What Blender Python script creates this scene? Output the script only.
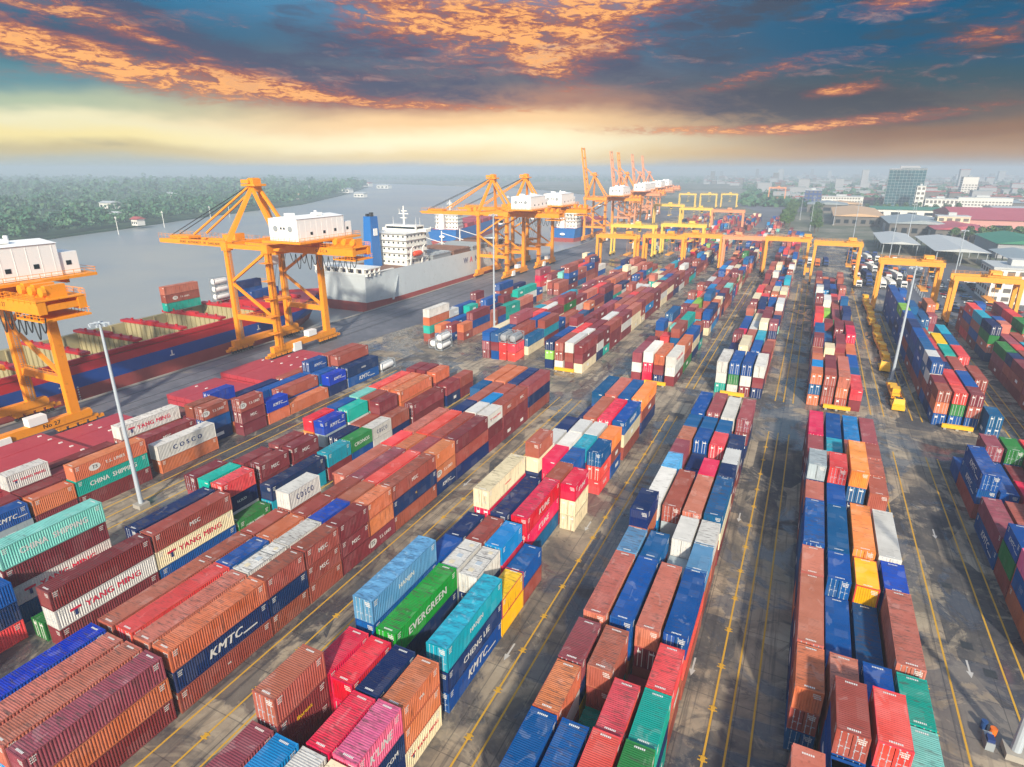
import bpy, math, random
from mathutils import Vector
from mathutils.bvhtree import BVHTree
R = math.radians
random.seed(7)
for o in list(bpy.data.objects): bpy.data.objects.remove(o)
S = bpy.context.scene
COL = S.collection

# ------------------------------------------------------------------ camera
CAMZ = 52.8
cam = bpy.data.cameras.new('camera'); co = bpy.data.objects.new('camera', cam); COL.objects.link(co)
co.location = (0, 0, CAMZ); co.rotation_euler = (R(90 - 19.4326), 0, R(25.6793))
cam.sensor_width = 36; cam.lens = 608.0 / 1024 * 36; cam.clip_start = 1; cam.clip_end = 60000
S.camera = co
S.render.resolution_x = 1024; S.render.resolution_y = 767

# ------------------------------------------------------------------ sun, sky, exposure
S.view_settings.view_transform = 'Standard'; S.view_settings.look = 'None'
S.view_settings.gamma = 1; S.view_settings.use_curve_mapping = False
EXPO = 0.68
S.view_settings.exposure = EXPO
SUN = Vector((0.42, -1.0, 0.56)).normalized()          # towards the sun: behind the camera, a little to the right
sun = bpy.data.lights.new('sun', 'SUN'); sun.energy = 3.7; sun.angle = R(2.5); sun.color = (1, 0.90, 0.74)
so = bpy.data.objects.new('sun', sun); COL.objects.link(so)
so.rotation_euler = SUN.to_track_quat('Z', 'Y').to_euler(); so.location = (60, -120, 120)
ELEV = math.asin(SUN.z); SROT = math.atan2(SUN.x, SUN.y)

def srgb(h):
    h = h.lstrip('#'); c = [int(h[i:i+2], 16) / 255 for i in (0, 2, 4)]
    return tuple(((v + .055) / 1.055) ** 2.4 if v > .04045 else v / 12.92 for v in c)

class NT:                                               # tiny node-graph helper
    def __init__(s, tree): s.t = tree; s.t.nodes.clear()
    def n(s, typ, **kw):
        k = s.t.nodes.new(typ)
        for a, b in kw.items(): setattr(k, a, b)
        return k
    def put(s, sock, v):
        if isinstance(v, bpy.types.NodeSocket): s.t.links.new(v, sock)
        elif v is not None:
            if hasattr(sock.default_value, '__len__') and not hasattr(v, '__len__'): v = [v] * len(sock.default_value)
            if hasattr(sock.default_value, '__len__') and len(sock.default_value) == 4 and len(v) == 3: v = tuple(v) + (1,)
            sock.default_value = v
    def m(s, op, a, b=None, c=None, clamp=False):
        k = s.n('ShaderNodeMath', operation=op, use_clamp=clamp)
        s.put(k.inputs[0], a); s.put(k.inputs[1], b)
        if c is not None: s.put(k.inputs[2], c)
        return k.outputs[0]
    def vm(s, op, a, b=None):
        k = s.n('ShaderNodeVectorMath', operation=op); s.put(k.inputs[0], a)
        if b is not None: s.put(k.inputs[1], b)
        return k.outputs[0]
    def mix(s, f, a, b, blend='MIX'):
        k = s.n('ShaderNodeMix', data_type='RGBA', blend_type=blend)
        s.put(k.inputs['Factor'] if 'Factor' in k.inputs else k.inputs[0], f); s.put(k.inputs[6], a); s.put(k.inputs[7], b)
        return k.outputs[2]
    def noise(s, vec, scale, detail=4, rough=.55, dist=0, w=None):
        k = s.n('ShaderNodeTexNoise'); s.put(k.inputs['Vector'], vec)
        k.inputs['Scale'].default_value = scale; k.inputs['Detail'].default_value = detail
        k.inputs['Roughness'].default_value = rough; k.inputs['Distortion'].default_value = dist
        return k.outputs[0]
    def ss(s, v, lo, hi):
        k = s.n('ShaderNodeMapRange', interpolation_type='SMOOTHSTEP'); s.put(k.inputs[0], v)
        s.put(k.inputs[1], lo); s.put(k.inputs[2], hi); return k.outputs[0]
    def ramp(s, v, stops, interp='EASE'):
        k = s.n('ShaderNodeValToRGB'); s.put(k.inputs[0], v); e = k.color_ramp; e.interpolation = interp
        while len(e.elements) > 1: e.elements.remove(e.elements[0])
        e.elements[0].position = stops[0][0]; e.elements[0].color = tuple(stops[0][1]) + (1,)
        for p, c in stops[1:]:
            q = e.elements.new(p); q.color = tuple(c) + (1,)
        return k.outputs[0]
    def comb(s, x, y, z):
        k = s.n('ShaderNodeCombineXYZ'); s.put(k.inputs[0], x); s.put(k.inputs[1], y); s.put(k.inputs[2], z); return k.outputs[0]

# sunset sky: Nishita overhead and behind, a band of sunset cloud in the low sky
W = bpy.data.worlds.new('World'); S.world = W; W.use_nodes = True
g = NT(W.node_tree)
SKYK = 1 / 2 ** EXPO
def sk(h, k=1.0): return tuple(v * SKYK * k for v in srgb(h))
sep = g.n('ShaderNodeSeparateXYZ'); g.t.links.new(g.n('ShaderNodeTexCoord').outputs['Generated'], sep.inputs[0])
dx, dy, dz = sep.outputs
az = g.m('MULTIPLY', g.m('ARCTAN2', dx, dy), 57.2958)           # degrees right of the container rows
el = g.m('MULTIPLY', g.m('ARCSINE', dz), 57.2958)
sv = g.comb(g.m('MULTIPLY', az, .05), g.m('MULTIPLY', el, .16), 3.1)
warp = g.noise(sv, 1.3, 4, .6)
elw = g.m('ADD', el, g.m('MULTIPLY', g.m('SUBTRACT', warp, .5), 3.0))
u = g.m('DIVIDE', elw, 20, clamp=True)
left = g.ramp(u, [(0, sk('#b9c0b4')), (.05, sk('#d8c488')), (.10, sk('#f8e49c', 1.1)), (.16, sk('#f4ecc0', 1.06)), (.22, sk('#b9c8aa')), (.30, sk('#6796a0')), (.42, sk('#1c6480')), (.6, sk('#1a74a0')), (1, sk('#4aa8d0'))])
mid = g.ramp(u, [(0, sk('#d9cbb0')), (.03, sk('#f8d890', 1.15)), (.11, sk('#fff0c4', 1.22)), (.18, sk('#fbd09a', 1.12)), (.27, sk('#bb8c76')), (.36, sk('#74727c')), (.50, sk('#547490')), (.66, sk('#5a9cc4', 1.0)), (1, sk('#70b0d4'))])
right = g.ramp(u, [(0, sk('#a8988a')), (.05, sk('#b88c60')), (.12, sk('#946c50')), (.20, sk('#6e625c')), (.30, sk('#3a5866')), (.44, sk('#0e587c')), (.7, sk('#066290')), (1, sk('#1f7ca0'))])
a1 = g.ss(az, -62, -34); a2 = g.ss(az, -24, 4)
base = g.mix(a2, g.mix(a1, left, mid), right)
n1 = g.noise(g.comb(g.m('MULTIPLY', az, .16), g.m('MULTIPLY', el, .42), 1.7), 1.0, 8, .62, .6)
n2 = g.noise(g.comb(g.m('MULTIPLY', az, .46), g.m('MULTIPLY_ADD', az, .10, g.m('MULTIPLY', el, 1.9)), 5.3), 1.0, 11, .66, .7)
n3 = g.noise(g.comb(g.m('MULTIPLY', az, .10), g.m('MULTIPLY', el, .5), 9.7), 1.0, 6, .6, .5)
def blob(a0, e0, la, le, tilt, k=1.0):                          # a bank of cloud centred at a compass bearing and height
    t = R(tilt); ca, sa = math.cos(t), math.sin(t)
    da = g.m('SUBTRACT', az, a0); de = g.m('SUBTRACT', el, e0)
    p = g.m('MULTIPLY_ADD', da, ca / la, g.m('MULTIPLY', de, sa / la))
    q = g.m('MULTIPLY_ADD', de, ca / le, g.m('MULTIPLY', da, -sa / le))
    d = g.m('MULTIPLY_ADD', p, p, g.m('MULTIPLY', q, q))
    return g.m('MULTIPLY', g.m('POWER', 2.718, g.m('MULTIPLY', d, -1)), k)
def total(bl):
    r = None
    for b in bl:
        v = blob(*b); r = v if r is None else g.m('ADD', r, v)
    return r
dark = total([(-52, 8.3, 10, 1.5, -12, 1.2), (-44, 6.9, 7, 1.1, -10, 1.1), (-36, 7.6, 8, 2, -5, .7), (-14, 8.5, 9, 2.2, 3, .9), (-4, 5.2, 10, 1.4, 2, 1.0), (4, 4.0, 12, 1.2, 3, .7), (-56, 11, 7, 1.0, -14, .7), (-28, 11.2, 9, 1.8, -5, .55),
              (-58, 1.9, 3.5, .4, -4, .4), (8, 8.6, 4, .9, 6, .5), (-10, 12, 8, 1.5, 0, .7), (-30, 5.8, 8, .8, -3, .6)])
glow = total([(-62, 8.3, 5, 1.0, -12, 1.2), (-56, 7.0, 5, 1.1, -12, 1.25), (-50, 6.4, 5, 1.0, -7, 1.2), (-44, 5.9, 4, .75, -6, 1.1), (-36, 5.2, 5, .45, -3, .9), (-27, 4.9, 6, .4, -1, .7),
              (-59, 10.3, 4, .7, -12, .9), (-53, 8.9, 4, .5, -16, .7), (-35, 11.6, 6, 1.6, -8, 1.1), (-27, 11.2, 6, 2.0, -4, 1.15), (-20, 11.2, 5, 2.2, -5, 1.0), (-23, 8.4, 3.5, 1.4, -28, 1.0), (-16, 12.8, 5, 1.5, 0, .85),
              (-14, 3.1, 6, .38, -1, .9), (-1, 3.2, 6, .5, 5, .95), (-7, 3.1, 5, .32, 0, .7), (.3, 5.7, 2.2, .45, 6, 1.0), (9, 8.6, 3.2, .75, 6, .85), (4, 11.3, 2.5, .55, 0, .9), (7, 3.8, 6, .38, 5, .6), (-5, 7.5, 3, .6, 12, .6), (-9, 6.2, 3, .4, 5, .6)])
n4 = g.noise(g.comb(g.m('MULTIPLY', az, 1.1), g.m('MULTIPLY', el, 4.0), 2.2), 1.0, 7, .7, .8)
dark = g.m('ADD', dark, g.m('MULTIPLY', g.ss(g.noise(g.comb(g.m('MULTIPLY', az, .08), g.m('MULTIPLY', el, .35), 4.4), 1.0, 5, .6, .6), .45, .65), g.m('MULTIPLY', g.ss(el, 4.5, 8), .6)))
dm = g.ss(g.m('MULTIPLY', dark, g.m('ADD', g.m('MULTIPLY_ADD', n1, 1.9, -.35), g.m('MULTIPLY_ADD', n2, 1.4, -.45))), .12, .95)
c1 = g.mix(g.m('MULTIPLY', dm, .88), base, g.mix(a2, sk('#525a74'), sk('#474c58')))
field = g.m('MULTIPLY', g.m('MULTIPLY', g.ss(n3, .42, .66), g.m('MULTIPLY', g.ss(el, 3.5, 6.5), g.ss(el, 22, 14))), .42)
glow = g.m('ADD', glow, field)
warm = g.m('MULTIPLY', g.ss(g.m('MULTIPLY', glow, g.m('MULTIPLY_ADD', n1, 2.2, -.3)), .15, 1.3), .62)   # soft reddish veil round the lit cloud
c1 = g.mix(warm, c1, sk('#b0705e'))
gm = g.m('MULTIPLY', glow, g.m('ADD', g.m('ADD', g.m('MULTIPLY_ADD', n2, 3.0, -1.35), g.m('MULTIPLY_ADD', n4, 1.5, -.55)), g.m('MULTIPLY_ADD', n1, .9, -.35)))
gf = g.m('MULTIPLY', g.ss(gm, .04, .95), .96)
gcol = g.mix(g.ss(gm, .22, .95), sk('#cc5a40', .95), sk('#ffb46c', 1.12))
c2 = g.mix(gf, c1, gcol)
rid = g.m('MULTIPLY', g.ss(g.m('ADD', g.m('MULTIPLY', n3, .6), g.m('MULTIPLY', n2, .55)), .60, .80), g.m('MULTIPLY', g.ss(el, 4, 8), .55))
c3 = g.mix(rid, c2, g.mix(a1, g.mix(a2, sk('#9a7a78'), sk('#8a6a66')), sk('#a8a0a0')))
sky = g.n('ShaderNodeTexSky', sky_type='NISHITA'); sky.sun_disc = False
sky.sun_elevation = ELEV; sky.sun_rotation = SROT; sky.altitude = 50; sky.air_density = 1.3; sky.dust_density = 2.0
nish = g.vm('SCALE', sky.outputs[0]); g.put(g.t.nodes[-1].inputs['Scale'] if 'Scale' in g.t.nodes[-1].inputs else g.t.nodes[-1].inputs[3], 0.145)
final = g.mix(g.ss(el, 14, 30), c3, nish)
bgn = g.n('ShaderNodeBackground'); g.put(bgn.inputs[0], final); bgn.inputs[1].default_value = 1.0
g.t.links.new(bgn.outputs[0], g.n('ShaderNodeOutputWorld').inputs[0])

# ------------------------------------------------------------------ materials
MATS = {}
def principled(name, rough=.5, metal=0.0):
    m = bpy.data.materials.new(name); m.use_nodes = True; g = NT(m.node_tree)
    b = g.n('ShaderNodeBsdfPrincipled'); b.inputs['Roughness'].default_value = rough; b.inputs['Metallic'].default_value = metal
    o = g.n('ShaderNodeOutputMaterial'); g.t.links.new(b.outputs[0], o.inputs[0]); MATS[name] = m
    return m, g, b
def paint(name, hexc, rough=.5, var=.18, scale=.6, metal=0.0, grime='#4a4038', gk=.25, streak=False):
    m, g, b = principled(name, rough, metal)
    ob = g.n('ShaderNodeTexCoord').outputs['Object']
    a = g.noise(ob, scale, 5, .6); c = srgb(hexc)
    col = g.mix(g.m('MULTIPLY', g.ss(a, .35, .8), var), c, tuple(min(1, v * 1.25 + .03) for v in c))
    d = g.noise(ob, scale * 3.3, 6, .65, .3)
    if streak: d = g.m('MAXIMUM', d, g.m('ADD', g.noise(g.vm('MULTIPLY', ob, (1.6, 1.6, .12)), 1.0, 6, .7, .2), -.02))
    col = g.mix(g.m('MULTIPLY', g.ss(d, .55, .8), gk), col, srgb(grime))
    g.put(b.inputs['Base Color'], col); g.put(b.inputs['Roughness'], g.m('MULTIPLY_ADD', d, .25, rough - .1))
    return m
def cont_paint(name, attr=False, roof=False):
    m, g, b = principled(name, .48)
    tc = g.n('ShaderNodeTexCoord').outputs['Object']
    oi = g.n('ShaderNodeObjectInfo')
    if attr:
        c = g.n('ShaderNodeVertexColor'); c.layer_name = 'paint'; c = c.outputs[0]; p = tc; wear = .5
    else:
        c = oi.outputs['Color']; wear = oi.outputs['Alpha']; p = g.vm('ADD', tc, g.comb(g.m('MULTIPLY', oi.outputs['Random'], 91.7), g.m('MULTIPLY', oi.outputs['Random'], 37.1), 0))
    big = g.noise(p, .35, 4, .6)
    st = g.noise(g.vm('MULTIPLY', p, (3.0, 3.0, .35)) if not roof else g.vm('MULTIPLY', p, (.6, 3.2, 1)), 1.2, 5, .65)
    sp = g.noise(p, 2.2, 6, .7, .4)
    hsv = g.n('ShaderNodeHueSaturation'); g.put(hsv.inputs['Color'], c)
    if not attr: g.put(hsv.inputs['Hue'], g.m('MULTIPLY_ADD', oi.outputs['Random'], .016, .492))
    rv = g.m('MULTIPLY_ADD', g.m('FRACT', g.m('MULTIPLY', oi.outputs['Random'], 7.31)), .3, .84)
    if roof:
        g.put(hsv.inputs['Saturation'], g.m('MULTIPLY_ADD', big, -.16, 1.06)); g.put(hsv.inputs['Value'], g.m('MULTIPLY', rv, g.m('MULTIPLY_ADD', big, .4, .60)))
    else:
        g.put(hsv.inputs['Saturation'], g.m('MULTIPLY_ADD', big, -.2, 1.12)); g.put(hsv.inputs['Value'], g.m('MULTIPLY', rv, g.m('MULTIPLY_ADD', big, .45, .68)))
    col = hsv.outputs[0]
    sp3 = g.n('ShaderNodeSeparateXYZ'); g.put(sp3.inputs[0], p)
    wn = g.n('ShaderNodeTexWhiteNoise', noise_dimensions='2D'); g.put(wn.inputs['Vector'], g.comb(g.m('FLOOR', g.m('MULTIPLY', sp3.outputs[1], .82)), g.m('FLOOR', g.m('MULTIPLY', sp3.outputs[2 if not roof else 0], .75)), 0))
    col = g.mix(g.m('MULTIPLY', g.ss(wn.outputs[0], .55, .95), .16), col, g.mix(g.m('GREATER_THAN', wn.outputs[0], .8), srgb('#3c3634'), g.mix(.2, col, (.8, .75, .7))))
    if roof:
        lite = g.mix(.22, col, (.75, .72, .68))
        col = g.mix(g.m('MULTIPLY', g.ss(st, g.m('MULTIPLY_ADD', wear, -.14, .60), .72), g.m('MULTIPLY_ADD', wear, .75, .2)), col, srgb('#4c4442'))
        col = g.mix(g.m('MULTIPLY', g.ss(sp, g.m('MULTIPLY_ADD', wear, -.12, .68), .76), g.m('MULTIPLY_ADD', wear, .6, .25)), col, srgb('#6a3c28'))
        pt = g.ss(g.noise(g.vm('MULTIPLY', p, (.8, .5, 1)), .8, 3, .5, .6), .62, .66); col = g.mix(g.m('MULTIPLY', pt, .35), col, lite)
    else:
        col = g.mix(g.m('MULTIPLY', g.ss(st, g.m('MULTIPLY_ADD', wear, -.12, .60), .76), g.m('MULTIPLY_ADD', wear, .6, .2)), col, srgb('#44302a'))
        col = g.mix(g.m('MULTIPLY', g.ss(sp, .64, .76), .65), col, srgb('#74422c'))
    g.put(b.inputs['Base Color'], col); g.put(b.inputs['Roughness'], g.m('MULTIPLY_ADD', sp, .3, .45)); b.inputs['Specular IOR Level'].default_value = .08 if roof else .2
    return m
def tarp_mat():
    m, g, b = principled('tarpaulin_cloth', .55); oi = g.n('ShaderNodeObjectInfo'); p = g.n('ShaderNodeTexCoord').outputs['Object']
    st = g.noise(g.vm('MULTIPLY', p, (.7, 2.2, 1)), 1.3, 6, .7, .8); bl = g.noise(p, .9, 5, .65, .5)
    col = g.mix(g.m('MULTIPLY', g.ss(st, .48, .66), .7), oi.outputs['Color'], srgb('#2c4a66'))
    col = g.mix(g.m('MULTIPLY', g.ss(bl, .55, .75), .6), col, srgb('#a8c4d0'))
    g.put(b.inputs['Base Color'], col)
tarp_mat()
cont_paint('container_paint'); cont_paint('container_roof_paint', roof=True); cont_paint('container_paint_far', attr=True)
paint('crane_yellow', '#ee9414', .42, .25, .3, gk=.62, grime='#7a4c20', streak=True); paint('gantry_yellow', '#e69c2c', .5, .3, .3, gk=.55, grime='#8a6430', streak=True)
paint('crane_orange', '#e8942c', .5, .25, .3, gk=.2, grime='#a05a28')
paint('crane_salmon', '#dc9468', .5, .2, .3, gk=.15)
paint('pale_yellow', '#e8c050', .5, .2, .3, gk=.15)
paint('white_paint', '#efefec', .45, .1, .2, gk=.1)
paint('worn_white', '#b8b6b0', .7, .1, 1.2, gk=.7, grime='#6a6864'); paint('lettering_white', '#d8d6d0', .5, .02, 1, gk=.05)
paint('lettering_red', '#d42c48', .5, .02, 1, gk=.05)
paint('lettering_blue', '#22386e', .5, .02, 1, gk=.05)
paint('lettering_yellow', '#e8b81c', .5, .02, 1, gk=.05)
paint('lettering_black', '#2a2420', .5, .02, 1, gk=.05)
paint('steel_grey', '#8f979c', .5, .2, 1.2); paint('dark_steel', '#33373a', .6, .2, 1)
paint('cable_black', '#22262a', .6, .1, 1); paint('rubber', '#1c1c1e', .8, .1, 2)
paint('galvanised', '#aab4bc', .4, .2, .8, gk=.1); paint('concrete', '#9b968c', .85, .3, .4, gk=.35, grime='#5c564c')
paint('ship_red', '#b3202c', .5, .25, .25, streak=True, gk=.5, grime='#7a4434'); paint('ship_boot', '#9c4440', .6, .35, .25, streak=True, gk=.55, grime='#6e4a3e')
paint('ship_blue', '#0a4698', .45, .2, .2, streak=True, gk=.35); paint('ship_bright_blue', '#1668b0', .45, .2, .2, gk=.12)
paint('ship_grey', '#c0c8cb', .5, .2, .2, streak=True, gk=.4, grime='#7a6a58'); paint('ship_white', '#e2e1da', .45, .1, .3, streak=True, gk=.3, grime='#a88c6c')
paint('hold_cream', '#a89e78', .6, .25, .4, gk=.35, grime='#7a6a4c'); paint('rust_deck', '#7a5848', .7, .3, .3, gk=.45)
paint('hatch_red', '#a83440', .55, .35, .3, gk=.5, grime='#7a4440'); paint('lifeboat_orange', '#e04a22', .45)
paint('glass_dark', '#1b2830', .15, .1, 1); paint('tile_red', '#a04440', .7, .3, .2, gk=.3)
paint('roof_pink', '#b0505c', .6, .3, .06, gk=.25); paint('roof_white', '#b4b8b8', .5, .15, .08, gk=.2)
paint('roof_grey', '#8f9a9e', .5, .2, .08, gk=.25); paint('roof_green', '#2c7a5c', .5, .2, .1, gk=.2); paint('roof_tan', '#c8a47c', .6, .2, .1, gk=.2)
paint('wall_white', '#dcdad2', .7, .15, .1, gk=.2); paint('wall_pink', '#c89088', .7, .15, .1, gk=.2); paint('wall_cream', '#cfc2a4', .7, .15, .1, gk=.2); paint('wall_grey', '#9a9ca0', .7, .15, .1, gk=.2)
paint('wall_dark', '#66625e', .8, .2, .1, gk=.3); paint('bark', '#5a4636', .9, .3, 2); paint('safety_yellow', '#e8b020', .5, .15, 1, gk=.2); paint('worn_line_yellow', '#c89a28', .7, .2, .5, gk=.55, grime='#6a6250')
paint('truck_blue', '#20407c', .4); paint('truck_white', '#d8d8d6', .4); paint('truck_orange', '#e07020', .4)
for nm, h in dict(car_white='#d8dada', car_grey='#80868c', car_black='#23262b', car_blue='#27487c', car_red='#93262a', car_silver='#b4b8bc').items(): paint(nm, h, .3, .05, 1, gk=.03)
def leaf_mat(name, h0, h1):
    m, g, b = principled(name, .6)
    ge = g.n('ShaderNodeNewGeometry'); p = ge.outputs['Position']
    n = g.noise(p, .035, 4, .6); r = ge.outputs['Random Per Island'] if 'Random Per Island' in ge.outputs else g.noise(p, 1.1)
    col = g.mix(g.ss(n, .3, .72), srgb(h0), srgb(h1)); col = g.mix(g.m('MULTIPLY', r, .35), col, srgb('#5e7434'))
    g.put(b.inputs['Base Color'], col)
    return m
leaf_mat('foliage', '#2a4a22', '#47682e'); leaf_mat('foliage_far', '#1a503c', '#3a6e48')

# ------------------------------------------------------------------ mesh helpers
class MB:
    def __init__(s): s.v = []; s.f = []; s.mi = []; s.k = 0
    def mat(s, k): s.k = k; return s
    def add(s, vs, fs):
        b = len(s.v); s.v += [tuple(p) for p in vs]
        for f in fs: s.f.append([b + i for i in f]); s.mi.append(s.k)
        return s
    def box(s, x0, x1, y0, y1, z0, z1):
        return s.add([(x0,y0,z0),(x1,y0,z0),(x1,y1,z0),(x0,y1,z0),(x0,y0,z1),(x1,y0,z1),(x1,y1,z1),(x0,y1,z1)],
                     [(3,2,1,0),(4,5,6,7),(0,1,5,4),(1,2,6,5),(2,3,7,6),(3,0,4,7)])
    def bar(s, p, q, w, h=None, w2=None, h2=None, up=(0,0,1)):
        p, q = Vector(p), Vector(q); h = h or w; w2 = w2 or w; h2 = h2 or h
        d = (q - p).normalized(); u = Vector(up)
        if abs(d.dot(u)) > .98: u = Vector((0,1,0))
        sd = d.cross(u).normalized(); u = sd.cross(d)
        vs = []
        for c, a, b in ((p, w, h), (q, w2, h2)):
            vs += [c - sd*a/2 - u*b/2, c + sd*a/2 - u*b/2, c + sd*a/2 + u*b/2, c - sd*a/2 + u*b/2]
        return s.add(vs, [(0,1,2,3),(7,6,5,4),(0,4,5,1),(1,5,6,2),(2,6,7,3),(3,7,4,0)])
    def cyl(s, p, q, r, r2=None, n=10):
        p, q = Vector(p), Vector(q); r2 = r if r2 is None else r2
        d = (q - p).normalized(); u = Vector((0,0,1)) if abs(d.z) < .95 else Vector((0,1,0))
        a = d.cross(u).normalized(); b = a.cross(d)
        vs = []
        for c, k in ((p, r), (q, r2)):
            vs += [c + (a*math.cos(2*math.pi*i/n) + b*math.sin(2*math.pi*i/n))*k for i in range(n)]
        fs = [(i, i+n, (i+1) % n + n, (i+1) % n) for i in range(n)] + [tuple(range(n)), tuple(range(2*n-1, n-1, -1))]
        return s.add(vs, fs)
    def tube(s, pts, r, n=6):
        for a, b in zip(pts, pts[1:]): s.cyl(a, b, r, n=n)
        return s
    def prism(s, poly, z0, z1):                                   # poly counter-clockwise in xy
        n = len(poly)
        vs = [(x, y, z0) for x, y in poly] + [(x, y, z1) for x, y in poly]
        return s.add(vs, [(i, (i+1) % n, (i+1) % n + n, i+n) for i in range(n)] + [tuple(range(n-1, -1, -1)), tuple(range(n, 2*n))])
    def quad(s, a, b, c, d): return s.add([a, b, c, d], [(0,1,2,3)])
    def mesh(s, name, mats):
        me = bpy.data.meshes.new(name); me.from_pydata(s.v, [], s.f)
        for m in (mats if isinstance(mats, (list, tuple)) else [mats]): me.materials.append(MATS[m] if isinstance(m, str) else m)
        if any(s.mi): me.polygons.foreach_set('material_index', s.mi)
        me.update(); return me
    def build(s, name, mats, parent=None, loc=None):
        o = bpy.data.objects.new(name, s.mesh(name, mats)); COL.objects.link(o)
        if parent: o.parent = parent
        if loc: o.location = loc
        return o
def tag(o, label=None, cat=None, group=None, kind=None):
    for k, v in (('label', label), ('category', cat), ('group', group), ('kind', kind)):
        if v: o[k] = v
    return o
def empty(name, loc=(0,0,0), rz=0, label=None, cat=None, group=None):
    o = bpy.data.objects.new(name, None); COL.objects.link(o); o.location = loc; o.rotation_euler = (0,0,rz); o.empty_display_size = .5
    return tag(o, label, cat, group)
def link(name, me, parent, loc=(0,0,0), rot=(0,0,0)):
    o = bpy.data.objects.new(name, me); COL.objects.link(o); o.parent = parent; o.location = loc; o.rotation_euler = rot; return o
def children(o): return [c for c in bpy.data.objects if c.parent == o]
def copy_tree(o, parent=None):
    c = o.copy(); COL.objects.link(c)
    if parent: c.parent = parent
    for ch in list(o.children): copy_tree(ch, c)
    return c
TXT = {}
def text_mesh(body, mat, size=1.0, bold=.03, shear=0.0, sx=1.0):
    key = (body, mat, size, bold, shear, sx)
    if key in TXT: return TXT[key]
    cu = bpy.data.curves.new('lettering', 'FONT'); cu.body = body; cu.size = size; cu.shear = shear
    cu.space_character = 1.08; cu.align_x = 'CENTER'; cu.align_y = 'CENTER'; cu.resolution_u = 2; cu.extrude = .004
    o = bpy.data.objects.new('lettering', cu); COL.objects.link(o)
    bpy.context.view_layer.update()
    me = bpy.data.meshes.new_from_object(o.evaluated_get(bpy.context.evaluated_depsgraph_get()))
    bpy.data.objects.remove(o); me.name = 'lettering'; me.materials.clear(); me.materials.append(MATS[mat])
    if sx != 1:
        for v in me.vertices: v.co.x *= sx
    if bold > 0:                                                # a second, slightly offset stroke makes the letters bold
        vs = [v.co.copy() for v in me.vertices]; fs = [tuple(p.vertices) for p in me.polygons]; n = len(vs)
        k = max(bold, .03) * size
        me = bpy.data.meshes.new('lettering'); me.from_pydata([(v.x - k, v.y, v.z) for v in vs] + [(v.x + k * .2, v.y + k*.25, v.z + .0016) for v in vs] + [(v.x + k, v.y, v.z + .0032) for v in vs], [], fs + [tuple(i + n for i in f) for f in fs] + [tuple(i + 2*n for i in f) for f in fs]); me.materials.append(MATS[mat])
    TXT[key] = me; return me
RIGHTSIDE = (R(90), 0, R(90)); LEFTSIDE = (R(90), 0, R(-90)); FRONT = (R(90), 0, 0)

# ------------------------------------------------------------------ ground, river, banks
def ground_mat():
    m, g, b = principled('yard_asphalt', .75)
    p = g.n('ShaderNodeNewGeometry').outputs['Position']
    big = g.noise(p, .022, 5, .6, .5); mid = g.noise(p, .13, 6, .65, .8); fine = g.noise(p, 1.4, 5, .7)
    vo = g.n('ShaderNodeTexVoronoi', distance='CHEBYCHEV'); g.put(vo.inputs['Vector'], g.vm('MULTIPLY', p, (.16, .075, 1))); vo.inputs['Scale'].default_value = 1.0
    vs = g.n('ShaderNodeSeparateColor'); g.put(vs.inputs[0], vo.outputs['Color'])
    sx = g.n('ShaderNodeSeparateXYZ'); g.put(sx.inputs[0], p); X, Y = sx.outputs[0], sx.outputs[1]
    tone = g.m('ADD', g.m('MULTIPLY', vs.outputs[0], .34), g.m('ADD', g.m('MULTIPLY', mid, .80), g.m('MULTIPLY', big, .40)))
    col = g.ramp(tone, [(.40, srgb('#353539')), (.56, srgb('#454447')), (.67, srgb('#575451')), (.75, srgb('#766c5f')), (.85, srgb('#978975')), (1, srgb('#b0a28b'))], 'LINEAR')
    lt = g.ss(g.noise(g.vm('ADD', p, (71, 13, 0)), .11, 9, .72, 1.5), .535, .60)
    col = g.mix(g.m('MULTIPLY', lt, .5), col, srgb('#b0a28a'))
    dk = g.ss(g.noise(p, .17, 9, .72, 1.6), .555, .62)
    col = g.mix(g.m('MULTIPLY', dk, .5), col, srgb('#35363c'))
    track = g.ss(g.noise(g.vm('MULTIPLY', p, (1.1, .035, 1)), 1.0, 5, .65, .3), .50, .64)          # tyre tracks along the lanes
    col = g.mix(g.m('MULTIPLY', track, .55), col, srgb('#3a393b'))
    wet = g.m('MULTIPLY', g.ss(g.noise(p, .05, 5, .65, 1.4), .47, .53), g.ss(mid, .38, .47))
    col = g.mix(g.m('MULTIPLY', wet, .6), col, srgb('#3a3d47'))
    oil = g.ss(g.noise(p, .36, 7, .72, 1.5), .61, .66)
    col = g.mix(g.m('MULTIPLY', oil, .45), col, srgb('#272627'))
    jx = g.m('LESS_THAN', g.m('FRACT', g.m('MULTIPLY', X, .2)), .022); jy = g.m('LESS_THAN', g.m('FRACT', g.m('MULTIPLY', Y, .1667)), .018)
    col = g.mix(g.m('MULTIPLY', g.m('MAXIMUM', jx, jy), .5), col, srgb('#2e2e30'))
    col = g.mix(g.m('MULTIPLY', g.ss(fine, .52, .72), .3), col, srgb('#8e887e'))
    g.put(b.inputs['Base Color'], col); g.put(b.inputs['Roughness'], g.m('MULTIPLY_ADD', wet, -.66, .82))
    return m
ground_mat()
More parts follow.
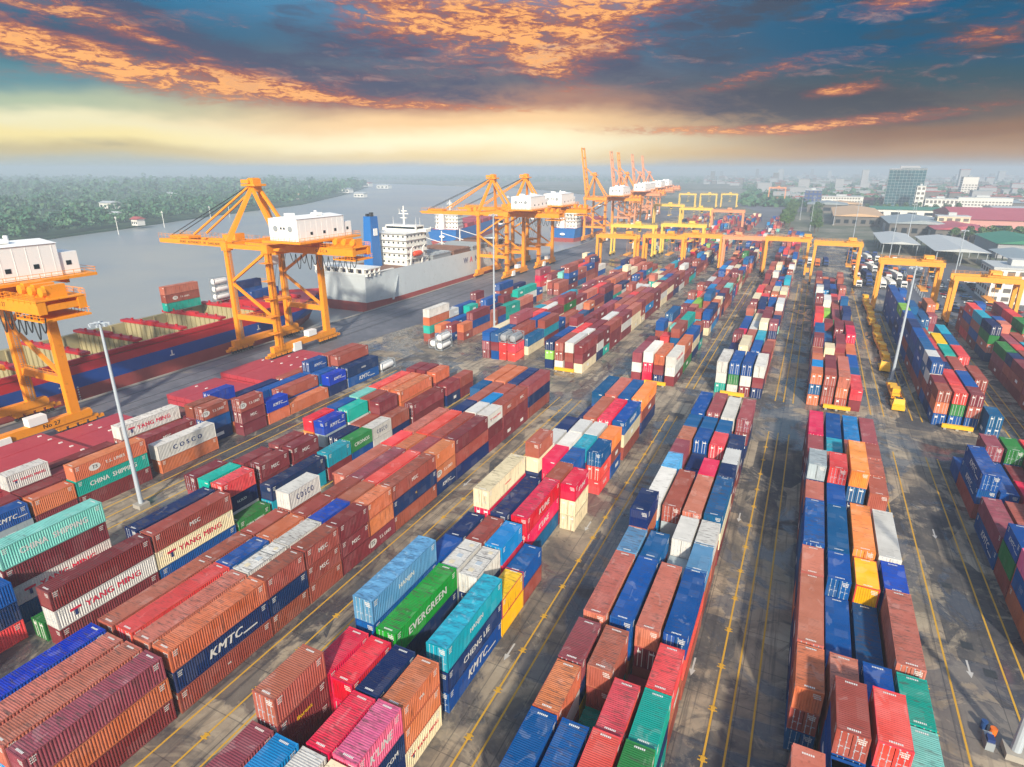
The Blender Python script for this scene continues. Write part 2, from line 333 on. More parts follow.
def simple_ground(name, hs, scales, rough=.9):
    m, g, b = principled(name, rough); p = g.n('ShaderNodeNewGeometry').outputs['Position']
    t = g.m('ADD', g.m('MULTIPLY', g.noise(p, scales[0], 5, .6, .4), .65), g.m('MULTIPLY', g.noise(p, scales[1], 6, .7), .45))
    g.put(b.inputs['Base Color'], g.ramp(t, [(.38, srgb(hs[0])), (.52, srgb(hs[1])), (.66, srgb(hs[2])), (.75, srgb(hs[3]))], 'LINEAR'))
simple_ground('apron_asphalt', ['#4a4d55', '#5e6068', '#74747a', '#948c80'], (.03, .35), .6)
simple_ground('city_ground', ['#3c4a34', '#5c6250', '#8a8478', '#a09a90'], (.006, .05))
simple_ground('bank_ground', ['#22401f', '#2f5028', '#42602e', '#6a6a44'], (.008, .06))
simple_ground('road_asphalt', ['#4a4c52', '#5c5e64', '#707076', '#80807e'], (.02, .3), .7)
def water_mat():
    m, g, b = principled('river_water', .18)
    p = g.n('ShaderNodeNewGeometry').outputs['Position']
    g.put(b.inputs['Base Color'], g.mix(g.ss(g.noise(p, .006, 4, .6, .5), .35, .7), srgb('#8c9498'), srgb('#a4a49c')))
    h = g.noise(g.vm('MULTIPLY', p, (1, .6, 1)), .35, 6, .65, .5)
    bp = g.n('ShaderNodeBump'); bp.inputs['Strength'].default_value = .6; bp.inputs['Distance'].default_value = .35
    g.put(bp.inputs['Height'], h); g.t.links.new(bp.outputs[0], b.inputs['Normal'])
    b.inputs['Roughness'].default_value = .32
water_mat()
WATER = -3.0
QUAY = [(-153, -400), (-153, 440), (-156, 500), (-163, 570), (-186, 780), (-360, 1250), (-760, 1720), (-1500, 2080), (-3500, 2420), (-8990, 2700)]
def sheet(name, poly, z, mat):
    b = MB(); b.add([(x, y, z) for x, y in poly], [tuple(range(len(poly)))]); o = b.build(name, mat); return tag(o, kind='structure')
sheet('river', [(-9000, -700), (2000, -700), (2000, 9400), (-9000, 9400)], WATER, 'river_water')
b = MB(); b.prism([(9000, -400), (9000, 9000), (-8990, 9000)] + QUAY[::-1], -6, -0.012)
b.mat(1)
tag(b.build('ground', ['city_ground', 'concrete']), kind='structure')
BANK = [(-520, -400), (-548, 200), (-556, 260), (-584, 320), (-606, 380), (-668, 520), (-765, 790), (-960, 1120), (-1300, 1640), (-2000, 1860), (-3600, 2080), (-9000, 2300), (-9000, -400)]
b = MB(); b.prism(BANK, -6, -1.2); tag(b.build('far_bank', 'bank_ground'), kind='structure')
YARD = [(-130, -60), (82, -60), (78, 250), (60, 420), (-20, 640), (-60, 860), (-150, 860), (-150, 640), (-112, 420), (-112, 300), (-122, 200), (-130, 140)]
sheet('container_yard', YARD, 0.0, 'yard_asphalt')
sheet('quay_apron', [(-152.4, -60), (-128, -60), (-128, 140), (-120, 200), (-110, 300), (-110, 420), (-148, 640), (-148, 860), (-200, 860), (-185.5, 780), (-162.5, 570), (-155.4, 500), (-152.4, 440)], 0.006, 'apron_asphalt')
kb = MB()
for (x0, y0), (x1, y1) in zip(QUAY[:5], QUAY[1:5]): kb.bar((x0 + .25, y0, .08), (x1 + .25, y1, .08), .5, .3)
tag(kb.build('quay_kerb', 'concrete'), kind='structure')
rb = MB()
for x in (-151.6, -137.0, -136.2, -146.5, -141.0): rb.box(x - .12, x + .12, -50, 440, .008, .03)
tag(rb.build('crane_rails', 'dark_steel'), kind='structure')

# painted lane lines and the yellow marks along them
lb = MB()
LANES = [(-49.9, 8), (-46.8, 8), (-44.4, 8), (-23.3, 8), (-21.45, 8), (-2.14, 8), (-.28, 8), (1.82, 8), (18.1, 8), (20.7, 8), (26.2, 8), (28.1, 8)]
for x, y0 in LANES:
    lb.box(x - .1, x + .1, y0, 131, .004, .010)
    if x > -30: lb.box(x - .13, x + .13, 151, 268 if x > 22 else 326, .004, .010)
for x in (43.4, 45.2, 47.3): lb.box(x - .13, x + .13, 40, 258, .004, .010)
for x in (-46.8, -23.3, -2.14, 18.1):
    y = 24 + (x % 5)
    while y < 128:
        lb.box(x - .45, x + .45, y, y + .14, .011, .016); lb.box(x - .4, x + .4, y + .42, y + .54, .011, .016); lb.box(x - .22, x + .22, y - .05, y + .6, .017, .05); y += 6.35
for x in (-69.5, -71.0, -92.0, -95.5, -98.6): lb.box(x - .13, x + .13, 40, 131, .004, .010)
tag(lb.build('yellow_lane_lines', 'worn_line_yellow'), kind='structure')
ab = MB()
for x, y in [(-5.0, 57), (-3.9, 92), (-24.6, 50), (-25, 79), (-52.5, 62), (-49, 83), (23.6, 100), (22.9, 70)]:
    ab.box(x - .1, x + .1, y, y + 1.9, .004, .009); ab.add([(x - .35, y, .009), (x, y - 1.0, .009), (x + .35, y, .009)], [(0, 1, 2)])
tag(ab.build('white_arrows', 'worn_white'), kind='structure')
gb = MB()
for x, y in [(23.4, 74), (24.9, 70), (23.2, 86)]: gb.box(x - .6, x + .6, y, y + 1.3, .004, .012)
tag(gb.build('drain_covers', 'dark_steel'), kind='structure')
# road towards the town, beyond the yard
sheet('port_road', [(-70, 640), (-38, 640), (-8, 1040), (-22, 1100), (-120, 1080), (-62, 860)], 0.012, 'road_asphalt')
sheet('car_park', [(30, 300), (79, 255), (120, 330), (70, 470), (34, 420)], 0.010, 'road_asphalt')

# ------------------------------------------------------------------ containers: layout
PAL = dict(br='#9c5044', mr='#80363c', mv='#964c56', OR='#cc7450', oj='#f0904a', rd='#dc2a4e', rb='#e04c4c', pk='#ea6890', sa='#c27260', nv='#152e60', bl='#004f98',
           br2='#ac6050', cb='#0a84c4', tl='#10a494', aq='#7cc8bc', gn='#2c7a3c', lg='#1ca032', lm='#8cc04c', wh='#d6d4ce', cr='#e8d8b4', gy='#a4b2b8', yl='#f0bc1c',
           bg='#5c94bc', lb='#58a8dc', te='#1c9cb4', kb='#003cae', db='#06568a', dg='#2c5c48')
CNAME = dict(br='brown', mr='maroon', mv='mauve', OR='rust orange', oj='bright orange', rd='crimson', rb='red', pk='pink', sa='salmon', nv='navy', bl='blue', br2='russet', cb='sky blue',
             tl='teal', aq='pale aqua', gn='green', lg='bright green', lm='lime', wh='white', cr='cream', gy='pale grey', yl='yellow', bg='worn blue', lb='light blue', te='turquoise',
             kb='vivid blue', db='denim blue', dg='dark green')
MIX = ['br']*9 + ['mr']*8 + ['sa']*5 + ['br2']*6 + ['mv']*3 + ['OR']*5 + ['nv']*6 + ['bl']*7 + ['db']*4 + ['wh']*4 + ['cr']*2 + ['rd']*3 + ['rb']*3 + ['te']*2 + ['tl']*2 + ['cb']*2 + ['gn', 'aq', 'gy', 'lm', 'oj', 'bg', 'yl']
rng = random.Random(41)
LIST = []                                                       # one dict per container
def put(block, col, nrow, x, y, L, toks, door=None):
    z = 0.0; toks = [t.strip() for t in toks.split(',')]; ids = []
    for i, t in enumerate(toks):
        hc = '^' in t; t = t.replace('^', ''); logo = None; d = door
        rf_ = '!' in t; t = t.replace('!', '')
        if '*' in t: t = t.replace('*', ''); d = True
        if ':' in t: t, logo = t.split(':')
        if t == '?': t = rng.choice(MIX)
        h = 2.9 if hc else 2.59
        jx = rng.uniform(-.05, .05); jy = rng.uniform(-.1, .1)
        c = dict(block=block, col=col, row=nrow, x=x + 1.22 + jx, y=y + jy, z=z + .02, L=L, h=h, c=t, logo=logo, tier=i, n=len(toks), side=1 if x < 2 else -1,
                 door=(rng.random() < .42) if d is None else d, reefer=rf_)
        LIST.append(c); z += h + .035
BLK = dict(Y=[-112.3, -109.3, -106.4, -103.3], Z=[-82.8, -79.9, -76.9, -73.9], A=[-62.35, -59.45, -56.5, -53.6], B=[-37.5, -34.65, -31.75, -28.85], C=[-16.4, -13.5, -10.65, -7.8],
           D=[4.65, 7.55, 10.4, 13.25], E=[29.5, 32.4, 35.3, 38.2], F=[50.2, 53.1, 56.0, 58.9, 61.8])
BSAY = dict(Y='left quayside block', Z='far left block', A='left block', B='left centre block', C='centre block', D='right centre block', E='right block', F='far right block')
def col(block, k, rows):
    for i, r in enumerate(rows.strip().split(';')):
        r = r.strip()
        if not r: continue
        y, L, toks = r.split(' ', 2)
        put(block, k, i, BLK[block][k], float(y), 12.19 if L == '4' else 6.06, toks)
# -- right centre block, nearest the camera
col('D', 0, '31.6 4 ?,bl,sa; 38.1 2 br,br,sa; 50.7 2 db*,br*,OR; 57.1 4 nv,mr,sa; 69.6 2 ?,nv,sa; 75.8 4 nv,?,bl^*; 88.5 2 br,nv,sa; 94.9 2 ?,br,nv,gy*; 101.0 2 mr,mr,mr; 107.4 2 nv,mr,mv; 114.0 4 mr,mr,rd*')
col('D', 1, '31.6 4 ?,?,bl; 38.1 2 ?,bl,bl; 44.5 2 ?,bl,bl,br; 50.7 2 ?,?,sa; 57.1 4 ?,bl^; 69.5 2 ?,OR,bl*; 75.8 4 ?,nv,db; 88.4 2 ?,?,bl; 94.8 2 ?,?,bl,rb*; 101.0 2 ?,?,?; 107.3 2 ?,?,te; 114.0 4 ?,?,bl')
col('D', 2, '31.6 4 ?,?; 44.6 2 ?,yl,?,rb; 50.7 2 ?,?,bl; 57.1 4 ?,db^; 69.5 2 ?,rb,yl; 76.9 4 ?,br,oj^*; 89.4 2 bl; 95.0 4 ?,nv,db*,oj; 107.6 2 ?,?,br; 114.0 4 ?,?,cb')
col('D', 3, '31.6 4 tl,aq,aq; 44.2 2 ?,?,aq; 50.5 2 ?,?,tl; 57.5 4 ?,br,sa^*; 69.9 2 ?,bl,kb; 77.0 4 ?,?,wh*; 89.4 2 bl; 94.0 2 ?,mr,br2; 100.6 2 ?,br,br2*; 107.4 2 ?,?,br; 114.0 4 ?,?,mv')
# -- centre block
col('C', 0, '25.9 4 ?,?,bl; 38.3 2 ?,wh,OR; 44.6 2 ?,nv,mv; 52.0 4 ?,br,sa; 64.4 2 ?,?,bg; 70.2 2 nv,bl,OR,nv; 77.2 4 ?,?,wh; 89.5 2 nv,?,lb; 95.2 2 ?,mr,mv; 101.5 2 ?,br,sa; 107.8 2 ?,?,db; 115.8 4 ?,db,bl')
col('C', 1, '25.9 4 ?,?,bl; 38.3 2 tl; 44.8 2 tl,br,br2; 52.3 4 ?,?,bl; 64.4 2 ?,?,db; 70.0 2 gy; 77.4 4 gy,gy,br*; 89.6 2 ?,nv; 96.0 2 ?,nv; 102.2 2 ?,?,bl*; 107.9 2 ?,?,db; 116.6 4 ?,?,mv')
col('C', 2, '26.0 4 ?,?,rb^; 38.4 2 ?,br,rb; 44.6 2 mr; 52.0 4 br,mr,sa; 64.2 2 ?,gy; 69.7 2 ?,gy,wh; 77.1 4 ?,?,sa*; 89.4 2 ?,?,rd; 95.2 2 ?,dg; 101.2 2 dg,?,rb*; 107.6 2 ?,?,db; 114.8 4 ?,?,wh')
col('C', 3, '26.0 4 ?,nv,gn^; 38.5 2 tl,nv,tl; 44.7 2 br,OR,rb; 52.2 4 br,rb,bl; 64.2 2 br,OR,bg; 69.9 2 br,sa,wh; 77.7 4 mr,cr,db; 90.2 2 br,mr,nv; 95.0 2 mr,br,wh; 101.4 2 mr,nv,nv; 107.8 2 nv; 115.2 4 nv,mr*,mv*')
# -- left centre block
col('B', 0, '13.9 2 ?,br,sa; 20.2 2 ?,mr,mv; 26.6 2 mr,mr,mr:NORASIA,br2^*; 32.9 2 ?,rd,rd; 39.9 4 ?,bl,bl^:HYUNDAI,bg^:HANJIN; 52.0 2 ?,?,bl; 58.0 2 ?,?,nv; 65.5 4 ?,?,rd,cr^:SUD; 83.1 2 ?,?,cr,br2; 90.0 2 ?,?,wh!; 96.4 2 ?,?,nv; 103.8 4 ?,nv; 117.5 4 ?,bl,db')
col('B', 1, '13.9 2 ?,?,cb; 20.2 2 ?,br,cb; 26.6 2 dg; 32.9 2 ?,rd,rd; 39.6 4 ?,nv,lg^:EVERGREEN; 52.0 2 ?,?,wh!; 58.2 2 ?,?,br; 65.2 4 ?,?,nv; 83.6 2 ?,rd,rd; 89.8 2 ?,?,wh!; 96.3 2 ?,?,wh!; 103.8 4 ?,br,br2; 117.5 4 ?,?,sa')
col('B', 2, '13.9 2 ?,?,wh; 20.2 2 ?,?,wh; 26.6 2 ?,?,rd; 32.8 2 ?,?,nv; 39.9 4 nv; 51.6 2 ?,nv,wh!; 58.2 2 nv,rd,cb; 65.6 4 db,rd:KLINE,rd:KLINE; 77.8 2 ?,?,br; 84.2 2 ?,?,bl; 89.9 2 ?,?,te; 96.2 2 ?,?,wh!; 103.9 4 ?,?,rd; 117.5 4 ?,?,bl')
col('B', 3, '13.9 2 ?,?,?; 20.2 2 ?,?,cr; 26.6 2 nv,nv:COM,pk^:KLINE; 32.7 2 cr:YANGS,OR,OR:HJV; 40.1 4 bl:KMTC,nv:CHENG,te^:HANJIN; 52.2 2 yl,yl; 58.0 2 br,bl; 77.0 2 cr,cr,rd:KLINES; 89.4 2 rb:TEX,rb:TEX,db*; 95.9 2 bl:HUB,br,oj; 104.0 4 br,cr:YANG,bl:HANJW; 117.5 4 nv,br,oj:HAPAG')
# -- left block
col('A', 0, '15.4 4 ?,?,kb; 28.3 4 ?,?,br2; 40.6 2 ?,?,br; 46.9 2 ?,?,br; 53.4 2 ?,?,br,wh:COSCO; 58.9 2 ?,br; 64.6 4 ?,?,sa; 77.1 2 ?,?,rb; 83.6 4 ?,?,sa; 96.1 2 ?,wh; 102.2 2 ?,sa; 108.4 2 ?,?,db; 115.1 4 ?,?,OR')
col('A', 1, '15.4 4 ?,?,sa; 28.3 4 ?,?,rb; 40.6 2 ?,?,bl; 46.9 2 ?,?,OR; 53.2 2 ?,?,br; 58.9 2 ?,?,br; 64.6 4 ?,?,mv*; 77.1 2 ?,?,OR; 83.6 4 ?,?,rb:CPW; 96.1 2 ?,?,nv; 102.2 2 ?,?,br2; 108.4 2 ?,?,br2; 115.1 4 ?,?,OR')
col('A', 2, '15.4 4 ?,?,sa; 28.3 4 ?,?,sa; 40.6 2 ?,?,wh!; 46.9 2 ?,?,wh; 53.0 2 ?,?,kb:SIPG; 58.9 2 ?,?,br2; 64.6 4 ?,?,rb*; 77.1 2 ?,?,mv; 83.6 4 ?,?,br; 96.1 2 ?,?,wh; 102.2 2 ?,?,cb; 108.4 2 ?,?,br; 115.1 4 ?,?,nv')
col('A', 3, '15.4 4 mr,OR,mv; 28.2 4 br:WE,nv:KMTC,OR; 40.6 2 br,nv,br; 46.9 2 br,br:MSC,br:MSC; 53.1 2 mr,mr:MSC,mr; 58.9 2 mr:TS,OR,OR; 64.8 4 br,nv:SUDS,br:MSC; 77.2 2 nv:KMTCS,OR:TS,OR; 83.5 4 nv,br,mr; 95.9 2 mr:MSC,mr:MSC,wh:YANGS; 102.2 2 mr:MSC,mr:MSC,br:MSC; 108.4 2 mr:MSC,mr:MSC,br:MSC; 115.1 4 br,nv,mv')
# -- far left block
col('Z', 0, '28.3 4 ?,wh:YANG,mr,aq^:CHINA; 54.2 2 ?,?,mr; 79.5 2 ?,?,rd; 86.4 2 ?,?,bl; 93.0 2 ?,?,aq; 99.7 4 ?,?,rb; 113.8 2 ?,mr,mr')
col('Z', 1, '2.9 4 br,br,bl; 15.4 4 rb,nv:CGM,bl; 34.4 2 rb; 54.2 2 ?,?,tl; 60.8 2 ?,?,mr; 68.3 2 ?,?,mr:MSC; 79.5 2 ?,gy,kb:KMTCS; 86.4 2 ?,wh,tl; 93.0 2 ?,?,br; 99.7 4 ?,?,OR; 113.8 2 ?,mr,mr')
col('Z', 2, '2.9 4 ?,br,bl; 28.3 2 gn; 40.8 4 ?,?,nv; 54.2 2 ?,nv:HSUD,rb; 61.4 2 ?,mr,mr:MSC; 68.4 2 ?,mr,mr:MSC; 79.6 2 ?,nv; 86.2 2 ?,br; 92.4 2 ?,mr,mr; 99.7 4 ?,OR,OR; 113.8 2 ?,mr,OR')
col('Z', 3, '2.9 4 mr,br,br; 28.3 4 mr,wh:YANG,mr; 40.9 4 bl,cr:YANG,br:MSC; 53.7 2 gn:UN; 60.3 4 te,nv; 73.4 2 ?,te; 79.8 2 bl,gn:CRONOS; 86.0 2 wh,wh:COSCO; 92.3 2 nv,br; 100.0 4 mr,mr; 113.6 2 nv,mr; 120 2 mr,br')
# -- left quayside block
col('Y', 0, '47.8 4 ?,mr; 61.3 4 ?,br,wh:YANG; 74.3 2 ?,mr; 81 2 ?,?,kb; 87.6 4 ?,nv; 101 4 ?,br; 114 4 ?,br')
col('Y', 1, '41.6 2 ?,mr,wh:YANGS; 47.8 4 ?,mr; 62.0 4 ?,mr:MSC; 74.4 2 ?,?,br; 81 2 ?,nv; 87.6 2 ?,bl; 94.1 4 ?,bl; 107 2 ?,bl,bl:KMTCS; 114 4 ?,br,br')
col('Y', 2, '35.2 2 br,mr; 41.6 2 br,mr; 48 4 ?,mr; 74.4 2 nv,bl,br:TS; 81 2 ?,nv; 87.6 2 nv; 94.2 4 ?,br; 107 2 ?,bl:KMTCS; 114 4 br,nv,br')
col('Y', 3, '28 2 ?,kb; 34.9 2 ?,bl:KMTCS; 41.4 2 mr,OR; 47.9 4 mr,tl:CHINA,OR:TS; 62.0 4 OR,wh^:COSCO; 80.7 2 mr,mr:MSC,br:TS; 87.4 2 OR,kb:KMTCS; 94.0 4 OR; 106.9 2 nv:KMTCS,kb:KMTCS; 113.8 4 bl:KMTC,nv:HSUD')
# -- right block
col('E', 0, '74 4 ?,bl; 86.9 2 br,gn,bl:KMTCS; 80.5 2 br,br,pk:KLINES; 93.5 4 bl:KMTC,mv; 108.2 4 br,bl:KMTC,bl:KMTC; 121 2 bl')
col('E', 1, '80.5 2 ?,bl,br; 87 2 ?,?; 93.5 4 ?,?; 108.2 4 ?,bl; 121 2 bl,nv,mv*')
col('E', 2, '80.5 4 ?,?; 95 4 ?,bl,bl; 108.2 2 ?,?; 114.5 2 br,mr; 121 2 ?,bl*,gn*')
col('E', 3, '80.5 4 ?,?,?; 95 4 ?,?,sa; 108.2 4 ?,?,mv; 121 2 ?,mr,rb')
def fill(block, k, y0, y1, tiers, mix=MIX, jump=.06, hi=.15):
    y = y0; i = 0
    while y < y1 - 6:
        L = 12.19 if rng.random() < .58 and y < y1 - 12.3 else 6.06
        if rng.random() > jump:
            n = max(1, tiers + (1 if rng.random() < hi else 0) - (1 if rng.random() < .10 else 0))
            put(block, k, 40 + i, BLK[block][k], y, L, ','.join(rng.choice(mix) for _ in range(n)))
        y += L + .25; i += 1
# -- second rank of blocks, beyond the cross aisle
col('B', 0, '150.4 4 mr,wh,mv; 163 2 mr,mr,mr'); col('B', 1, '150.6 4 rd^,rd,wh^'); col('B', 2, '150.5 4 nv,mr,OR^'); col('B', 3, '150.7 4 mr,wh:YANG,wh:YANG; 163.2 4 gn,br,OR; 175.6 4 nv,cr,bl')
col('C', 0, '151 4 tl*,wh,wh^'); col('C', 1, '151 4 wh,gn,bl^*'); col('C', 2, '151 4 mr,wh,bl^*'); col('C', 3, '150.8 4 nv*,mr,wh^')
col('D', 0, '151.8 2 OR*,db*,OR*; 158 2 mr,OR,cb*; 164.2 2 mr,mr,OR'); col('D', 1, '151.8 2 br*,br*,br; 158 4 br,br,mr'); col('D', 2, '151.8 2 br*,OR,sa; 158 4 mr,mr,sa'); col('D', 3, '151.8 4 mr,rb; 164.2 2 br*,db')
col('E', 0, '150.6 2 bl*,OR*,br*; 157 2 nv,mr,mr; 163.4 2 bl,br,wh,bl*; 169.8 2 br,mr,db,wh; 176.2 4 br,bl,bl,db; 188.6 4 br,nv,db,bl; 201 4 bl,br,bl,nv; 213.4 4 bl,bl,bl,bl; 226 4 bl,nv,bl,lm; 238.6 4 nv,bl,bl,bl; 251 4 bl,bl,bl,bl; 263.6 4 bl,bl,bl,bl')
col('E', 1, '150.6 2 bl*,gn*,rb*; 157 4 ?,?,rb; 170 2 ?,db,nv; 176.5 4 ?,?,mr'); col('E', 2, '150.6 2 bl*,br*,mr*; 157 4 ?,?,bl; 170 4 ?,?,br; 183 4 ?,gn,tl*'); col('E', 3, '146.2 2 db*,db*; 163 4 ?,br,br*; 183 4 ?,br,rb*')
fill('E', 1, 189, 275, 3, ['bl', 'nv', 'db', 'bl', 'br', 'rb']); fill('E', 2, 196, 262, 3); fill('E', 3, 196, 262, 3)
for k in range(5): fill('F', k, 118 + 4 * k, 256, 3, ['mr', 'br', 'mv', 'rb', 'sa', 'mr', 'nv', 'gn', 'bl', 'te', 'br2', 'mr'], hi=.3)
FMIX = ['br']*12 + ['mr']*12 + ['br2']*8 + ['sa']*4 + ['mv']*4 + ['OR']*3 + ['rb']*4 + ['rd']*2 + ['nv']*6 + ['bl']*7 + ['db']*4 + ['cr']*5 + ['wh']*4 + ['te']*2 + ['tl', 'aq', 'gn', 'lm', 'cb', 'cb']
BLK['Q'] = [x + 3.6 for x in BLK['Y']]; BSAY['Q'] = 'small quayside block before the grey ship'
col('A', 0, '151 2 nv,lm,nv; 157.4 4 nv,br,bl'); col('A', 1, '151 4 wh,br,br'); col('A', 2, '151 4 mr,br,wh^'); col('A', 3, '150.6 4 cr:YANG,mr,mr; 163.2 2 nv,wh,mr; 169.6 2 tl,mr,mr; 176 4 mr,mr,br; 188.6 4 mr,wh,mr; 201.2 4 cr,cr,sa; 213.8 2 cr,br,mr; 220.2 4 mr,cb:KMTC,br; 232.8 4 mr,mr,mr; 245.4 4 cr,wh,br; 258 4 mr,cr,mr; 270.6 4 nv,mr,mr; 283.2 4 wh,mr,br')
for k in range(4):
    fill('D', k, 170.5, 326, 2 if k else 3, FMIX + ['bl', 'cb', 'db', 'OR'] * 2, hi=.5); fill('C', k, 163.5, 345, 2, FMIX + ['nv', 'nv', 'bl'], hi=.45)
    fill('B', k, 169.5 if k < 3 else 188, 400, 3, FMIX, hi=.1); fill('A', k, 164 if k else 170, 300, 3, FMIX, hi=.1) if k < 3 else None; fill('A', k, 302 if k < 3 else 296, 415, 2, FMIX, hi=.6)
    fill('Z', k, 160 if k > 1 else 152, 330, 3 if k < 3 else 2, FMIX + ['bl', 'nv', 'rb'], jump=.08, hi=.15)
    fill('Q', k, 160 + 2 * k, 240, 2 if k else 3, ['bl', 'nv', 'bl', 'br', 'OR', 'mr', 'tl', 'wh', 'br', 'bl', 'sa'], jump=.08, hi=.5); fill('Q', k, 250, 320, 3, FMIX, hi=.2)
    for bk in 'YZABC': fill(bk, k, 428 if bk != 'C' else 372, 560, 2, FMIX, jump=.1, hi=.35); fill(bk, k, 605, 740, 2, FMIX, jump=.1, hi=.3) if bk != 'C' else None

# ------------------------------------------------------------------ containers: meshes
def corr(mb, pts_fn, n0, n1, period, za, zb, depth, axis):
    """trapezoidal corrugation running from n0 to n1 along an axis; pts_fn(s, d, z) gives the point"""
    n = max(1, round((n1 - n0) / period)); p = (n1 - n0) / n; prof = []
    for i in range(n):
        s = n0 + i * p; prof += [(s, 0), (s + p*.26, 0), (s + p*.5, depth), (s + p*.76, depth)]
    prof.append((n1, 0)); b = len(mb.v)
    for s, d in prof: mb.v.append(pts_fn(s, d, za)); mb.v.append(pts_fn(s, d, zb))
    for i in range(len(prof) - 1):
        f = [b+2*i, b+2*i+2, b+2*i+3, b+2*i+1]
        mb.f.append(f if axis else f[::-1]); mb.mi.append(mb.k)
CM = {}
def cmesh(part, L, h, door=False):
    key = (part, L, h, door)
    if key in CM: return CM[key]
    m = MB()
    if part == 'shell':
        corr(m, lambda s, d, z: (1.205 - d, s, z), .14, L - .14, .28, .14, h - .08, .05, True)
        corr(m, lambda s, d, z: (-1.205 + d, s, z), .14, L - .14, .28, .14, h - .08, .05, False)
        corr(m, lambda s, d, z: (s, L - .02 - d, z), -1.1, 1.1, .25, .14, h - .1, .045, False)
        if not door: corr(m, lambda s, d, z: (s, .02 + d, z), -1.1, 1.1, .25, .14, h - .1, .045, True)
        m.quad((-1.1, .05, .12), (-1.1, L - .05, .12), (1.1, L - .05, .12), (1.1, .05, .12))
        me = m.mesh('shell', 'container_paint')
    elif part == 'roof':
        n = round((L - .5) / .21); p = (L - .5) / n; prof = [(.03, 0), (.25, 0)]
        for i in range(n):
            s = .25 + i*p; prof += [(s + p*.2, 0), (s + p*.4, .022), (s + p*.7, .022), (s + p*.9, 0)]
        prof += [(L - .25, 0), (L - .03, 0)]
        for s, d in prof: m.v += [(-1.17, s, h - .035 + d), (1.17, s, h - .035 + d)]
        for i in range(len(prof) - 1): m.f.append([2*i, 2*i+1, 2*i+3, 2*i+2]); m.mi.append(0)
        me = m.mesh('roof', 'container_roof_paint')
    elif part == 'frame':
        for x in (-1, 1):
            for y0 in (0.0, L - .14): m.box(x*1.15 - .07, x*1.15 + .07, y0, y0 + .14, .12, h - .12)
            m.box(x*1.19 - .028, x*1.19 + .028, .1, L - .1, h - .10, h - .03); m.box(x*1.175 - .04, x*1.175 + .04, .1, L - .1, .02, .16)
        for y0 in (0.006, L - .106):
            m.box(-1.1, 1.1, y0, y0 + .1, h - .13, h - .012); m.box(-1.1, 1.1, y0, y0 + .1, .01, .15)
        for x in (-1, 1):
            for y0 in (-.006, L - .172):
                for z0 in (0, h - .118): m.box(x*1.135 - .09, x*1.135 + .09, y0, y0 + .178, z0, z0 + .118)
        me = m.mesh('corner_frame', 'container_paint')
    elif part == 'door':
        m.box(-.53, .53, .035, .07, .16, h - .14)
        for i in range(4):
            z0 = .26 + i * (h - .52) / 4; m.box(-.46, .46, .022, .035, z0, z0 + (h - .52) / 4 - .12)
        me = m.mesh('door', 'container_paint')
    elif part == 'locking_bar':
        m.cyl((0, 0, .1), (0, 0, h - .08), .024, n=6); m.box(-.05, .30, -.03, .0, 1.0, 1.05)
        for z in (.12, .8, 1.5, h - .2): m.box(-.06, .06, -.012, .022, z, z + .09)
        me = m.mesh('locking_bar', 'galvanised')
    elif part == 'panel':                                       # service panels on the roof of a refrigerated box
        for y0, y1, x0, x1, k in ((.9, 1.5, -.5, .1, 0), (2.3, 3.0, -.3, .4, 1), (4.9, 5.4, .1, .6, 0)):
            m.mat(k); m.box(x0, x1, y0, y1, h - .012, h + .03)
        m.mat(2)
        for x0 in (-1.16, 1.12): m.box(x0, x0 + .04, .1, L - .1, h - .012, h + .004)
        m.box(-1.15, 1.15, 3.9, 3.96, h - .012, h + .004)
        me = m.mesh('roof_panel', ['wall_cream', 'galvanised', 'dark_steel'])
    elif part == 'tarp':
        rr = random.Random(4); n = 40
        for i in range(n + 1):
            y = .05 + (L - .1) * i / n
            for j in range(9):
                x = -1.19 + 2.38 * j / 8; hump = .10 * (math.cos(i * 6.2832 / 5) * .5 + .5) * (1 - (j / 4 - 1) ** 2) + rr.uniform(-.02, .03)
                m.v.append((x, y, h - .02 + max(-.015, hump)))
        for i in range(n):
            for j in range(8): m.f.append([i*9 + j, i*9 + j + 1, i*9 + j + 10, i*9 + j + 9]); m.mi.append(0)
        me = m.mesh('tarpaulin', 'tarpaulin_cloth')
    elif part == 'marking':                                     # number plates and code letters
        r = random.Random(int(L * 10 + h * 7 + door))
        for (cx, z) in ((.35, h - .42), (.35, h - .62), (.45, h - .82)):
            x = cx
            while x < .98:
                w = r.uniform(.05, .09); m.box(x, x + w, -.004 if door else .010, .016, z, z + .12); x += w + .035
        x = -.45
        while x < .45:
            w = r.uniform(.08, .13); m.box(x, x + w, .32, .50, h - .012, h - .006); x += w + .045
        x = -.45
        while x < .45:
            w = r.uniform(.08, .13); m.box(x, x + w, L - .5, L - .32, h - .012, h - .006); x += w + .045
        for sx in (1, -1):
            for yb in (L - .95, .42):
                for i in range(3):
                    z = h - .42 - i*.24
                    for j in range(4 if i else 5):
                        y = yb + j*.12; a, b_ = sorted((sx*1.203, sx*1.212)); m.box(a, b_, y, y + .075, z, z + .13)
        me = m.mesh('code_lettering', 'lettering_white')
    elif part == 'plain':                                       # the same box in one piece, for the small far ones
        a, b2, c2 = cmesh('shell', L, h, door), cmesh('roof', L, h), cmesh('frame', L, h)
        for me_, k in ((a, 0), (b2, 1), (c2, 0)):
            m.mat(k); m.add([v.co[:] for v in me_.vertices], [p.vertices[:] for p in me_.polygons])
        m.mat(0)
